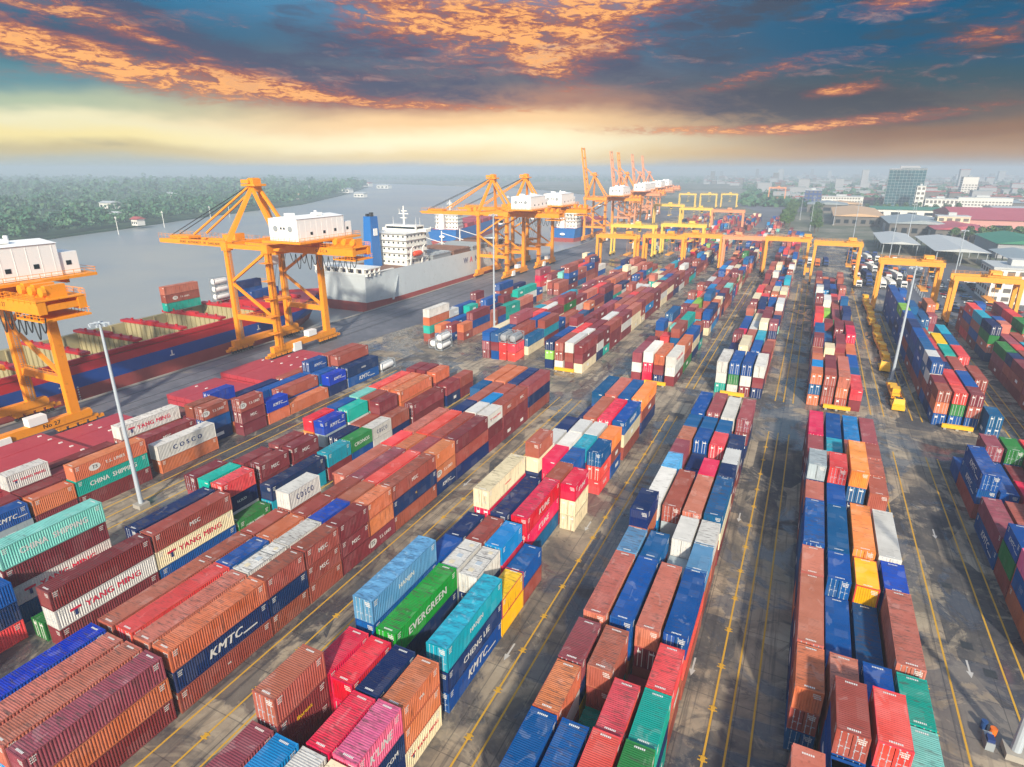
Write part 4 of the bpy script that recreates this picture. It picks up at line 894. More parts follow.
gantry(-145, -117, 630, 20, 'pale_yellow', 'distant pale yellow gantry crane close to the raised boom cranes', .1)
gantry(-177, -155, 920, 20, 'pale_yellow', 'leftmost of three faint gantry cranes in the far haze', .1)
gantry(-150, -128, 932, 20, 'pale_yellow', 'middle one of three faint gantry cranes in the far haze', .1)
gantry(-123, -102, 945, 20, 'pale_yellow', 'rightmost of three faint gantry cranes in the far haze', .1)
gantry(-70, -46, 1080, 26, 'crane_salmon', 'faint salmon gantry crane far beyond the road bend', .1)

# ------------------------------------------------------------------ light masts
def mast(x, y, h, label, r=.34):
    t = empty('light_mast', (x, y, 0), 0, label, 'light mast', 'tall light masts of the terminal')
    m = MB(); m.box(-.9, .9, -.9, .9, 0, .7); m.build('plinth', 'concrete', t)
    m = MB(); m.cyl((0, 0, .7), (0, 0, h), r, r * .5, 12); m.build('pole', 'galvanised', t)
    m = MB()
    for a in range(4):
        c, s = math.cos(a * math.pi / 4), math.sin(a * math.pi / 4); m.bar((-1.3*c, -1.3*s, h - .3), (1.3*c, 1.3*s, h - .3), .12)
    hd = m.build('lamp_ring', 'galvanised', t)
    for a in range(8):
        c, s = math.cos(a * math.pi / 4), math.sin(a * math.pi / 4)
        m = MB(); m.box(1.3*c - .17, 1.3*c + .17, 1.3*s - .17, 1.3*s + .17, h - .7, h - .38); m.build('floodlight', 'galvanised', hd)
mast(-93.6, 53.0, 31.5, 'tall grey light mast standing in the lane left of centre', .36)
mast(-91.5, 176.6, 39.5, 'tall light mast in front of the grey ship and its cranes', .36)
mast(24.4, 179.1, 30.3, 'tall light mast leaning over the row of yellow trailers', .38)
mast(24.6, 59.5, 30, 'light mast with cluttered base cut off at the lower right corner', .44)
for i, (x, y, h, s) in enumerate([(45, 440, 30, 'slim light mast left of the white canopies'), (62, 520, 30, 'slim light mast by the tan roofed shed'), (30, 560, 30, 'slim light mast behind the yellow gantry on the right'),
                            (-2, 620, 30, 'slim light mast at the edge of the roadside trees'), (18, 700, 30, 'slim light mast before the tan roofed shed'), (60, 330, 28, 'light mast rising from the car park'), (-14, 760, 30, 'slim distant light mast over the roadside trees'), (78, 640, 28, 'slim light mast before the grey roofed shed')]): mast(x, y, h, s, .26)
# clutter at the foot of the nearest mast
b = MB(); b.box(22.2, 22.9, 59.0, 60.6, 0, .9); b.mat(1); b.box(22.25, 22.85, 59.1, 59.9, .9, 1.25); tag(b.build('tool_crate', ['steel_grey', 'lettering_blue']), 'grey crate with a blue lid beside the lower right mast', 'crate')
b = MB(); b.cyl((23.2, 61.2, 0), (23.2, 61.2, .95), .32, n=12); tag(b.build('oil_drum', 'truck_orange'), 'orange drum beside the lower right mast', 'drum')
b = MB(); b.cyl((22.6, 61.9, 0), (22.6, 61.9, .9), .3, n=12); tag(b.build('oil_drum', 'car_blue'), 'blue drum beside the lower right mast', 'drum')
for x, y, lb in [(34.0, 148.9, 'yellow end barrier in front of the right block'), (-31.0, 149.4, 'yellow end barrier before the left centre stacks across the aisle'), (-12, 149.6, 'yellow end barrier before the centre stacks across the aisle'), (11.0, 150.6, 'yellow end barrier before the right centre stacks'), (-56, 149.6, 'yellow end barrier before the left stacks across the aisle'), (-75.2, 158.4, 'yellow end barrier near the tank containers')]:
    m = MB(); m.box(x - 2.8, x + 2.8, y - .35, y + .35, .35, 1.15); m.mat(1)
    for k in (-2.2, 0, 2.2): m.box(x + k - .25, x + k + .25, y - .5, y + .5, 0, .35)
    tag(m.build('end_barrier', ['safety_yellow', 'concrete']), lb, 'barrier', 'yellow end barriers')

# ------------------------------------------------------------------ ships
def hull(name, parent, L, hb, layers, mats, rake=.10, fine=.24, stern=.9):
    """lofted hull along +y, stern at y=0; layers = heights from keel to rail, one material per band"""
    N = 26; rings = []
    zt = layers[-1]; z0 = layers[0]
    for z in layers:
        f = (z - z0) / (zt - z0); pts = []
        bow = L * (1 - rake * (1 - f)); st = L * .02 * (1 - f)
        for i in range(N + 1):
            s = i / N; y = st + (bow - st) * s
            w = hb * (stern + (1 - stern) * min(1, s / .14))
            a = 1 - fine * (1.25 - .55 * f)
            if s > a: k = (s - a) / (1 - a); w *= max(.02, (1 - k ** (1.6 + 1.2 * f)))
            if s < .1: w *= 1 - (.1 - s) * 2.2 * (1 - f)
            pts.append((w, y))
        rings.append([(w, y, z) for w, y in pts] + [(-w, y, z) for w, y in reversed(pts)])
    m = MB(); n = 2 * (N + 1)
    for r in rings: m.v += r
    for k in range(len(rings) - 1):
        for i in range(n):
            j = (i + 1) % n; m.f.append([k*n + i, k*n + j, (k+1)*n + j, (k+1)*n + i]); m.mi.append(k)
    m.f.append(list(range(n - 1, -1, -1))); m.mi.append(0)
    return m.build(name, mats, parent), rings[-1]
def deck(name, ring, z, mat, parent, ins=.4):
    cx = 0; m = MB(); ys = [p[1] for p in ring]; pts = [(p[0] * (1 - ins / 14), p[1] * .998 + .1, z) for p in ring]
    m.add(pts, [tuple(range(len(pts)))]); return m.build(name, mat, parent)
def upperworks(t, x0, x1, y0, y1, z0, n, wing, mat='ship_white'):
    hh = 2.75
    for k in range(n):
        ins = .5 * (k > 0); m = MB(); m.box(x0 + ins, x1 - ins, y0 + ins*1.4, y1 - ins*.6, z0 + k*hh, z0 + (k+1)*hh - .12); m.box(x0 - .25, x1 + .25, y0 - .3, y1 + .25, z0 + (k+1)*hh - .12, z0 + (k+1)*hh)
        dk = m.build('deckhouse', mat, t)
        m = MB()
        nx = int((x1 - x0) / 2.6)
        for i in range(nx):
            x = x0 + 1.4 + i * 2.6; m.box(x, x + .9, y0 + ins*1.4 - .03, y0 + ins*1.4 + .02, z0 + k*hh + 1.1, z0 + k*hh + 1.9); m.box(x, x + .9, y1 - ins*.6 - .02, y1 - ins*.6 + .03, z0 + k*hh + 1.1, z0 + k*hh + 1.9)
        for i in range(int((y1 - y0) / 2.8)):
            y = y0 + 1.6 + i * 2.8; m.box(x1 - ins - .02, x1 - ins + .03, y, y + .8, z0 + k*hh + 1.1, z0 + k*hh + 1.9)
        m.build('window', 'glass_dark', dk)
        m = MB()
        for z in (.5, .95):
            m.box(x0 - .2, x1 + .2, y0 - .28, y0 - .23, z0 + (k+1)*hh + z, z0 + (k+1)*hh + z + .05); m.box(x1 + .17, x1 + .22, y0 - .28, y1, z0 + (k+1)*hh + z, z0 + (k+1)*hh + z + .05)
        for i in range(9): xx = x0 + i * (x1 - x0) / 8; m.box(xx - .03, xx + .03, y0 - .28, y0 - .22, z0 + (k+1)*hh, z0 + (k+1)*hh + 1)
        m.build('railing', mat, dk)
    z = z0 + n*hh
    m = MB(); m.box(x0 + 1.5, x1 - 1.5, y1 - 7, y1 - .4, z, z + 2.7); m.box(x0 - wing, x1 + wing, y1 - 4.4, y1 - .8, z - .1, z + .15)
    for s in (x0 - wing, x1 + wing - .12): m.box(s, s + .12, y1 - 4.4, y1 - .8, z + .15, z + 1.2)
    for yy in (y1 - 4.4, y1 - .92): m.box(x0 - wing, x0 + 1.5, yy, yy + .12, z + .15, z + 1.2); m.box(x1 - 1.5, x1 + wing, yy, yy + .12, z + .15, z + 1.2)
    br = m.build('bridge', mat, t)
    m = MB(); m.box(x0 + 1.9, x1 - 1.9, y1 - .42, y1 - .36, z + 1.2, z + 2.1); m.box(x0 + 1.9, x1 - 1.9, y1 - 7.04, y1 - 6.98, z + 1.2, z + 2.1); m.box(x1 - 1.52, x1 - 1.46, y1 - 6, y1 - 1, z + 1.2, z + 2.1); m.build('window', 'glass_dark', br)
    xm = (x0 + x1) / 2
    m = MB(); m.cyl((xm, y1 - 4, z + 2.7), (xm, y1 - 4, z + 11), .5, .28, 8); m.box(xm - 2.6, xm + 2.6, y1 - 4.2, y1 - 3.8, z + 7.4, z + 7.8); m.box(xm - 1.6, xm + 1.6, y1 - 4.5, y1 - 3.5, z + 5.6, z + 5.9); m.box(xm - 1.5, xm + 1.5, y1 - 3.6, y1 - 3.3, z + 8.6, z + 9); m.cyl((xm - 2.3, y1 - 4, z + 7.8), (xm - 2.3, y1 - 4, z + 9.6), .1, n=5); m.build('mast', mat, t)
    for x in (x0 + 3, x1 - 4, x1 - 1.8): m = MB(); m.cyl((x, y1 - 3, z + 2.7), (x, y1 - 3, z + 6), .1, .04, 5); m.build('aerial', mat, t)
# the red and blue container ship at the near berth
t = empty('container_ship', (-169.6, 10, 0), R(1.8), 'blue and red container ship with open cargo holds moored at the near quay', 'ship')
hl, ring = hull('hull', t, 176, 14.4, [-3.6, 1.9, 5.4, 7.6], ['ship_boot', 'ship_blue', 'ship_red'], rake=.05, fine=.2)
m = MB()
for y0 in range(4, 136, 14): m.box(-11.6, 11.6, y0, y0 + 1.7, -1.9, 9.0)
m.box(-12.6, -11.4, 0, 138, -1.9, 8.8); m.box(11.4, 12.6, 0, 138, -1.9, 8.2); m.box(-11.6, 11.6, 2, 138, -2.2, -1.9)
for y0 in range(4, 136, 14):
    for k in range(11): m.box(-11.0 + k*2.1, -10.75 + k*2.1, y0 - .35, y0, -1.9, 8.9); m.box(-11.0 + k*2.1, -10.75 + k*2.1, y0 + 1.7, y0 + 2.0, -1.9, 8.9)
for y0 in range(6, 136, 7): m.box(-11.4, -11.1, y0 + .4, y0 + .7, -1.9, 8.6)
m.build('cargo_hold', 'hold_cream', t)
m = MB()
for y0 in range(4, 136, 14):
    m.box(-13, 13, y0 - .2, y0 + 1.9, 9.0, 9.7); m.box(-2, 2, y0, y0 + 1.5, 9.7, 10.3)
    for x in (-9, -5, 6, 10): m.box(x, x + .5, y0 + .5, y0 + 1.0, 9.7, 10.4)
for x in (-13.2, 12.3):
    m.box(x, x + .9, 0, 139, 7.4, 8.6)
    for k in range(0, 136, 3): m.box(x - .25 if x > 0 else x + .9, x if x > 0 else x + 1.15, k + .3, k + .6, 6.9, 8.4)
m.box(-13.8, 13.8, 139, 142, 6.8, 9.6)
m.build('hatch_coaming', 'ship_red', t); 
m = MB(); m.prism([(-13.3, 142), (13.3, 142), (11.5, 154), (7.5, 164), (1.5, 173), (-1.5, 173), (-7.5, 164), (-11.5, 154)], 6.8, 7.05); m.box(-4, 4, 146, 152, 7.05, 9.2); m.cyl((0, 158, 7), (0, 158, 15), .4, .2, 8); m.cyl((-4, 160, 7.4), (4, 160, 7.4), .8, n=10); m.build('forecastle', 'ship_red', t)
m = MB()
for k, y in enumerate((66, 96, 128)): m.box(14.405, 14.43, y, y + 1.4, 3.0, 3.35); m.box(14.405, 14.43, y + .5, y + .9, 3.35, 4.6)
for k in range(8): m.box(14.405, 14.43, 70, 70.35, -2.4 + k*.62, -2.05 + k*.62)
m.build('draught_marks', 'lettering_white', hl)
def loose(c, x, y, z, L, h, label, door=False, logo=None, side=1):
    o = bpy.data.objects.new('shipping_container', cmesh('plain', L, h, door)); COL.objects.link(o); o.location = (x, y, z); o.color = rgba(c); tag(o, label, 'container', 'containers on the moored ship')
    if logo: lettering(dict(logo=logo, L=L, h=h, side=side), o)
for k, (c, s) in enumerate([('tl', 'teal container at the bottom of the stack of three on the ship'), ('br', 'brown container in the middle of the stack of three on the ship'), ('sa', 'salmon container on top of the stack of three on the ship')]):
    loose(c, -183, 124.5, 9.75 + k*2.62, 12.19, 2.59, s, logo='TS' if k == 1 else None)
def tank(x, y, z, label, tankc='wh', framec='steel_grey', group='white tank containers', rz=0):
    t = empty('tank_container', (x, y, z), rz, label, 'tank container', group)
    m = MB()
    for sx in (-1, 1):
        for y0 in (0, 5.9): m.box(sx*1.14 - .07, sx*1.14 + .07, y0, y0 + .16, 0, 2.59)
        for z0 in (.02, 2.45): m.box(sx*1.14 - .06, sx*1.14 + .06, .16, 5.9, z0, z0 + .12)
    for y0 in (.02, 5.92):
        for z0 in (.02, 2.45): m.box(-1.07, 1.07, y0, y0 + .12, z0, z0 + .12)
        m.bar((-1.07, y0 + .06, .1), (-.3, y0 + .06, .7), .1); m.bar((1.07, y0 + .06, .1), (.3, y0 + .06, .7), .1)
    m.build('frame', framec, t)
    m = MB(); prof = [(.22, .35), (.3, .8), (.5, 1.05), (.8, 1.12), (5.26, 1.12), (5.56, 1.05), (5.76, .8), (5.84, .35)]; n = 18
    for yy, r in prof: m.v += [(r*math.cos(6.2832*i/n), yy, 1.3 + r*math.sin(6.2832*i/n)) for i in range(n)]
    for k in range(len(prof) - 1):
        for i in range(n): m.f.append([k*n + i, (k+1)*n + i, (k+1)*n + (i+1) % n, k*n + (i+1) % n]); m.mi.append(0)
    m.f.append(list(range(n))); m.mi.append(0); m.f.append(list(range(len(m.v) - 1, len(m.v) - n - 1, -1))); m.mi.append(0)
    o = m.build('tank_shell', 'white_paint' if tankc == 'wh' else 'wall_grey', t)
    for p in o.data.polygons: p.use_smooth = True
    m = MB(); m.box(-.4, .4, .6, 5.4, 2.44, 2.5); m.cyl((0, 3, 2.35), (0, 3, 2.62), .3, n=10); m.build('walkway', 'steel_grey', t)
for k, s in enumerate(('lowest', 'middle', 'topmost')): tank(-182.5, 142.5, 9.75 + k*2.62, '%s of three white tank containers stacked on the ship' % s)
for i, (c, x, y, k, s) in enumerate([('rd', -182, 150, 0, 'crimson container under the blue ones on the ship'), ('bl', -182, 150, 1, 'blue container above a crimson one on the ship'), ('nv', -182, 150, 2, 'navy container topmost behind the crane leg on the ship'),
        ('mr', -178.6, 149, 0, 'maroon container on deck beside the white tanks on the ship'), ('bl', -174.8, 151, 1, 'blue container nearer the quay side on the ship'), ('mr', -174.8, 151, 0, 'maroon container under the quay side blue one on the ship'), ('br', -168, 150, 0, 'brown container at the quay edge of the ship deck')]):
    loose(c, x, y, (7.1 if y > 146 else 9.75) + k*2.62, 12.19, 2.59, s)
# the pale grey ship with the white upperworks and blue funnel
t = empty('cargo_ship', (-170.5, 193, 0), 0, 'pale grey cargo ship with white bridge tower and blue funnel', 'ship')
hl, ring = hull('hull', t, 152, 14.2, [-3.6, 1.2, 8.0, 13.2], ['ship_boot', 'ship_grey', 'ship_grey'], rake=.07, fine=.24)
deck('deck', ring, 12.2, 'rust_deck', t)
upperworks(t, -8, 11.5, 31, 48, 12.3, 5, 2.5)
m = MB(); m.bar((-2.5, 25.0, 12.2), (-2.5, 25.4, 33.5), 5.0, 6.5, 3.6, 5.0); fn = m.build('funnel', 'ship_bright_blue', t)
m = MB(); m.box(-2.0, -.9, 24.0, 25.6, 33.4, 35.2); m.box(-4.0, -3.1, 24.0, 25.4, 33.4, 34.6); m.build('exhaust_pipe', 'dark_steel', fn)
m = MB(); m.box(-.35, -.1, 24, 26.6, 25.5, 28.5); m.build('funnel_emblem', 'white_paint', fn)
m = MB()
m.box(-13.4, 13.6, .4, .8, 12.2, 13.3)
for x in range(-13, 14, 4): m.box(x, x + 1.2, .3, 1.6, 13.2, 15.0)
m.box(-13.6, 14, .2, 9, 15.0, 15.4); m.box(12.8, 13.9, .4, 18, 13.2, 13.5)
for y in (2, 5, 8): m.box(13.0, 13.9, y, y + .5, 12.2, 15)
m.build('mooring_deck', 'ship_white', t)
m = MB()
for y in (32, 41): m.bar((12.5, y, 12.2), (13.6, y, 20.0), .6, .6); m.bar((13.6, y, 20), (14.6, y, 21), .4)
m.box(12.2, 13.0, 30, 44, 15.2, 15.5); m.build('lifeboat_davit', 'ship_white', t)
m = MB(); pr = [(33, .2), (33.6, .9), (35, 1.15), (38, 1.15), (39.4, .9), (40, .2)]; n = 12
for yy, r in pr: m.v += [(13.4 + r*math.cos(6.2832*i/n), yy, 17.4 + r*1.05*math.sin(6.2832*i/n)) for i in range(n)]
for k in range(5):
    for i in range(n): m.f.append([k*n+i, (k+1)*n+i, (k+1)*n+(i+1) % n, k*n+(i+1) % n]); m.mi.append(0)
m.build('lifeboat', 'lifeboat_orange', t)
for y0 in range(52, 128, 19):
    m = MB(); m.box(-11.5, 11.5, y0, y0 + 16, 12.2, 14.2); m.box(-11.8, 11.8, y0 - .3, y0 + 16.3, 14.2, 14.7)
    for k in range(4): m.box(-11, 11, y0 + 2 + k*4.3, y0 + 3 + k*4.3, 14.7, 15.0)
    m.build('hatch_cover', 'rust_deck' if y0 % 2 else 'steel_grey', t)
for ch, y, c in [('W', 78, 'blue'), ('A', 83.5, 'red'), ('N', 89, 'blue'), ('H', 99, 'blue'), ('A', 104.5, 'red'), ('I', 109, 'blue')]:
    link('lettering', text_mesh(ch, 'lettering_' + c, 4.2, .03), hl, (14.235, y, 8.8), RIGHTSIDE)
m = MB()
for y0 in (50, 69, 88, 107): m.cyl((-6, y0, 12.2), (-6, y0, 22), .4, .3, 8); m.bar((-6, y0, 21), (5, y0 + 4, 17.5), .3)
m.build('deck_crane', 'ship_white', t)
m = MB(); m.bar((13.2, 22, 12.5), (16.2, 13, 1.2), .9, .25); m.build('gangway', 'steel_grey', t)
# blue ship out in the stream and the one at the bend
def other_ship(x, y, rz, L, hb, label, z=9, twr=4):
    t = empty('cargo_ship', (x, y, 0), rz, label, 'ship'); hl, ring = hull('hull', t, L, hb, [-3.6, .2, z - 2, z], ['ship_boot', 'ship_bright_blue', 'ship_bright_blue'], rake=.07)
    deck('deck', ring, z - .9, 'ship_red', t)
    upperworks(t, -hb*.72, hb*.72, 12, 26, z - .8, twr, 2)
    m = MB(); m.bar((-2, 7.5, z - .8), (-2, 8, z + 12), 4, 4.5, 3, 3.5); m.build('funnel', 'ship_white', t)
    for k in range(5):
        y0 = 34 + k * (L*.62) / 5; m = MB(); m.box(-hb*.8, hb*.8, y0, y0 + L*.11, z - .8, z + 2.2); m.build('hatch_cover', 'hatch_red', t)
    m = MB()
    for x2 in (-hb*.8, 0, hb*.75): m.box(x2 - .3, x2 + .3, 1, 1.5, z, z + 1.1); m.box(x2 - .3, x2 + .3, 4, 4.5, z - .9, z + 1.6)
    m.box(-hb*.85, hb*.85, 1.1, 1.3, z + .9, z + 1.1); m.build('stern_railing', 'ship_white', t)
    m = MB(); m.add([(2.2*math.cos(6.2832*i/14), -.06, z*.42 + .9*math.sin(6.2832*i/14)) for i in range(14)], [tuple(range(13, -1, -1))]); m.build('stern_emblem', 'white_paint', hl)
other_ship(-256, 408, R(13), 190, 13, 'bright blue ship with red deck and white bridge out in the river')
other_ship(-181, 470, R(4.5), 130, 12, 'dark blue ship with white bridge moored under the raised cranes', 8, 5)
def barge(x, y, rz, L, label):
    t = empty('barge', (x, y, 0), rz, label, 'barge', 'open barges moored beyond the grey ship'); hl, ring = hull('hull', t, L, 6.5, [-3.6, -.6, .4], ['rust_deck', 'dark_steel'], rake=.05, fine=.1)
    deck('deck', ring, .2, 'rust_deck', t)
    for k in range(4): m = MB(); y0 = 5 + k * (L - 12) / 4; m.box(-5, 5, y0, y0 + (L - 16) / 4, .2, 1.6); m.box(-4.3, 4.3, y0 + .6, y0 + (L - 16) / 4 - .6, 1.6, 1.75); m.build('hatch_cover', 'dark_steel' if k % 2 else 'steel_grey', t)
    m = MB(); m.box(-2.5, 2.5, 1, 4, .2, 3); m.build('wheelhouse', 'ship_white', t)
barge(-193, 352, R(3), 64, 'dark open barge alongside the quay past the grey ship')
barge(-208, 348, R(5), 60, 'dark open barge lying outside another barge past the grey ship')
barge(-200, 290, R(2), 58, 'dark open barge beside the far side of the grey ship')
def boat(x, y, rz, s, label):
    t = empty('river_boat', (x, y, 0), rz, label, 'boat', 'small boats on the river'); hl, ring = hull('hull', t, 22*s, 3*s, [-3.3, -2.2, -1.4], ['dark_steel', 'ship_white'], fine=.4)
    deck('deck', ring, -1.7, 'rust_deck', t); m = MB(); m.box(-2*s, 2*s, 5*s, 13*s, -1.7, 1.2); m.box(-2.2*s, 2.2*s, 4.6*s, 13.4*s, 1.2, 1.5); m.build('cabin', 'ship_white', t)
boat(-470, 830, .5, .8, 'small white boat alone in mid river'); boat(-430, 1250, .3, 1.2, 'larger white boat far up the river'); boat(-560, 1150, .8, .9, 'white boat near the far bank up the river'); boat(-395, 640, -2.4, .7, 'tiny dark boat in the river left of the blue ship')
for x, y, lb in [(-578, 352, 'leftmost pale mooring pole by the far bank'), (-610, 420, 'second pale mooring pole by the far bank'), (-640, 500, 'third pale mooring pole by the far bank'), (-662, 545, 'rightmost pale mooring pole by the far bank')]:
    m = MB(); m.cyl((0, 0, -4), (0, 0, 13), .35, .25, 8); m.box(-1.4, 1.4, -.3, .3, 11.4, 12); tag(m.build('mooring_pole', 'wall_white', loc=(x + 16, y, 0)), lb, 'pole', 'mooring poles by the far bank')

# ship hatch covers laid out on the quay
for x0, y0, w, n, lb in [(-131, 30, 17, 3, 'red hatch covers stacked nearest on the quay'), (-131, 45, 17, 3, 'second stack'), (-131, 60, 16, 2, ''), (-132, 86, 17.5, 2, ''), (-131, 100.5, 17, 3, ''), (-130.5, 115, 15, 2, '')]:
    for k in range(n):
        m = MB(); z = .25 + k * 1.25
        m.box(x0, x0 + w, y0, y0 + 13.6, z, z + 1.05)
        for i in range(6): m.box(x0 + .2 + i*w/6, x0 + .45 + i*w/6, y0 - .12, y0, z, z + 1.0)
        m.mat(1)
        for i in range(5):
            for j in range(3):
                if (i*3 + j*5 + k) % 3 == 0: m.box(x0 + 1.4 + i*w/5, x0 + 1.8 + i*w/5, y0 + 1 + j*5.6, y0 + 1.6 + j*5.6, z + 1.05, z + 1.2)
        m.mat(0); m.box(x0 + w*.3, x0 + w*.34, y0 + .4, y0 + 13.2, z + 1.05, z + 1.12)
        which = {30: 'nearest', 45: 'second', 60: 'third', 86: 'fourth', 100.5: 'fifth', 115: 'farthest'}[y0]
        tag(m.build('hatch_cover', ['hatch_red', 'lettering_white']), 'red steel hatch cover, %s layer of the %s stack on the quay' % (['lowest', 'second', 'third'][k], which), 'hatch cover', 'hatch covers stacked on the quay')

# ------------------------------------------------------------------ tank containers, trailers, trucks, cars
for x, y, z, lb in [(-101.9, 154.2, 0, 'white tank container lowest left in the cluster before the grey ship'), (-98.4, 152.6, 0, 'white tank container lowest right in the cluster before the grey ship'), (-98.4, 152.6, 2.65, 'white tank container stacked on another before the grey ship')]: tank(x, y, z, lb)
tank(-102.0, 127.5, 0, 'white tank container at the far end of the left quayside block')
for x, lb in [(-76.4, 'grey tank container on the left of two red stacks'), (-73.4, 'grey tank container on the right of two red stacks')]:
    for k in range(2): o = bpy.data.objects.new('shipping_container', cmesh('plain', 6.06, 2.59, False)); COL.objects.link(o); o.location = (x, 152.4, k*2.62); o.color = rgba('rb'); tag(o, 'red container, %s under the %s' % (('lowest', 'second')[k], lb), 'container', GRP)
    tank(x, 152.4, 5.26, lb, 'gy')
def trailer(x, y, rz, label, mat='crane_yellow'):
    t = empty('yard_trailer', (x, y, 0), rz, label, 'trailer', 'yellow trailers parked nose to tail')
    m = MB()
    for s in (-.55, .55): m.box(s - .12, s + .12, 0, 11.6, 1.05, 1.45)
    for k in range(7): m.box(-1.2, 1.2, .1 + k*1.85, .4 + k*1.85, 1.2, 1.5)
    for s in (-1.15, 1.05): m.box(s, s + .1, .1, 11.5, 1.3, 1.75)
    m.build('chassis', mat, t)
    for yy in (1.6, 2.9):
        for s in (-1, 1): m = MB(); m.cyl((s*.75, yy, .5), (s*1.2, yy, .5), .5, n=12); m.build('wheel', 'rubber', t)
    m = MB()
    for s in (-.7, .7): m.box(s - .1, s + .1, 8.4, 8.6, 0.02, 1.05)
    m.build('landing_leg', mat, t)
    m = MB()
    for k in range(5): m.box(-.95 + .3*(k % 2), .75 + .2*(k % 3), 1.2 + k*2.1, 2.5 + k*2.1, 1.5, 1.9 + .25*((k*3) % 4))
    m.build('loading_frame', 'safety_yellow', t)
ys = [161.5, 193.5, 205.6, 217.7, 229.8, 241.9, 254, 266, 278, 290]
for i, y in enumerate(ys): trailer(24.2 + .15 * ((i * 7) % 5 - 2), y, R([1, -1, 2, 0, -2][i % 5]), 'orange yellow yard trailer, %s in the line beside the right block' % ORD[i])
def tractor(x, y, label, rz=0):
    t = empty('yard_tractor', (x, y, 0), rz, label, 'tractor', 'yellow yard tractors')
    m = MB(); m.box(-1.3, 1.3, .1, 4.9, .55, 1.05); m.box(-1.3, 1.3, -.25, .1, .35, 1.3); m.build('chassis', 'safety_yellow', t)
    m = MB(); m.box(-1.25, 1.25, .1, 1.9, 1.05, 1.7); m.add([(-1.2,.15,1.7),(1.2,.15,1.7),(1.2,1.9,1.7),(-1.2,1.9,1.7),(-1.05,.45,2.85),(1.05,.45,2.85),(1.05,1.8,2.85),(-1.05,1.8,2.85)], [(4,5,6,7),(0,1,5,4),(1,2,6,5),(2,3,7,6),(3,0,4,7)]); cb = m.build('cab', 'safety_yellow', t)
    m = MB(); m.add([(-1.02,.20,1.82),(1.02,.20,1.82),(.92,.40,2.65),(-.92,.40,2.65)], [(0,1,2,3)]); m.box(1.12, 1.2, .6, 1.6, 1.85, 2.5); m.box(-.75, .75, .6, 1.6, 2.86, 2.9); m.build('windscreen', 'glass_dark', cb)
    for yy in (.9, 3.9):
        for s in (-1, 1): m = MB(); m.cyl((s*.85, yy, .52), (s*1.32, yy, .52), .52, n=12); m.build('wheel', 'rubber', t)
    m = MB(); m.box(-.5, .5, 3, 4.6, 1.05, 1.3); m.build('coupling', 'dark_steel', t)
tractor(23.8, 156.0, 'yellow yard tractor parked at the near end of the trailer line'); tractor(23.5, 187.9, 'yellow yard tractor parked just beyond the leaning light mast')
def truck(x, y, rz, cabm, load, label):
    t = empty('container_truck', (x, y, 0), rz, label, 'truck', 'container trucks queueing behind the gantry cranes')
    m = MB(); m.box(-1.2, 1.2, 0, 2.2, .7, 3.0); m.box(-1.1, 1.1, .6, 2.1, 3.0, 3.5); cb = m.build('cab', cabm, t)
    m = MB(); m.box(-1.05, 1.05, -.03, .02, 1.8, 2.7); m.box(-.9, .9, -.04, .0, .8, 1.3); m.build('windscreen', 'glass_dark', cb)
    m = MB(); m.box(-.6, .6, 2.2, 14.4, .8, 1.15); m.build('chassis', 'dark_steel', t)
    for yy in (1.0, 4.2, 11.8, 13.0):
        for s in (-1, 1): m = MB(); m.cyl((s*.8, yy, .5), (s*1.2, yy, .5), .5, n=10); m.build('wheel', 'rubber', t)
    if load:
        o = bpy.data.objects.new('shipping_container', cmesh('plain', 12.19 if load[1] else 6.06, 2.59, False)); COL.objects.link(o)
        q = t.matrix_basis @ Vector((0, 2.6, 1.18)); c, s = math.cos(rz), math.sin(rz); o.location = (x - s*2.6, y + c*2.6, 1.18); o.rotation_euler = (0, 0, rz); o.color = rgba(load[0]); tag(o, ('%s container on %s' % (CNAME[load[0]], label)).replace(' of the queue', ' in the queue'), 'container', GRP)
rt = random.Random(5)
for i, (x, y, cm, ld, lb) in enumerate([(-13, 392, 'truck_blue', None, 'a blue cabbed truck, leftmost of the queue'), (-8, 394, 'truck_white', ('nv', 1), 'a white cabbed truck, second of the queue'), (-3.5, 390, 'truck_blue', None, 'a dark blue truck, third of the queue'), (1.5, 396, 'truck_white', ('wh', 0), 'a white truck, fourth of the queue'),
        (5.5, 391, 'truck_orange', ('oj', 0), 'an orange truck, fifth of the queue'), (10, 395, 'truck_blue', ('nv', 1), 'a blue truck, rightmost of the queue'), (-34, 405, 'truck_blue', ('nv', 1), 'a blue truck behind the salmon gantry, left one'), (-28, 407, 'truck_orange', ('bl', 0), 'an orange truck behind the salmon gantry, right one'), (-92, 412, 'truck_white', ('wh', 0), 'a white truck among the left gantries')]):
    truck(x, y, R(rt.uniform(-3, 3)), cm, ld, lb)
def car_mesh(mat):
    m = MB(); m.box(-.88, .88, -2.15, 2.15, .35, .85)
    m.add([(-.82,-1.5,.85),(.82,-1.5,.85),(.82,1.9,.85),(-.82,1.9,.85),(-.66,-.75,1.42),(.66,-.75,1.42),(.66,1.3,1.42),(-.66,1.3,1.42)], [(4,5,6,7)])
    m.mat(1); b0 = len(m.v) - 8
    for f in ((0,1,5,4),(1,2,6,5),(2,3,7,6),(3,0,4,7)): m.f.append([b0 + k for k in f]); m.mi.append(1)
    m.mat(2)
    for yy in (-1.3, 1.35):
        for s in (-1, 1): m.cyl((s*.68, yy, .32), (s*.9, yy, .32), .32, n=10)
    return m.mesh('parked_car', [mat, 'glass_dark', 'rubber'])
cars = {k: car_mesh('car_' + k) for k in ('white', 'grey', 'black', 'blue', 'red', 'silver')}
rc = random.Random(12); done = 0
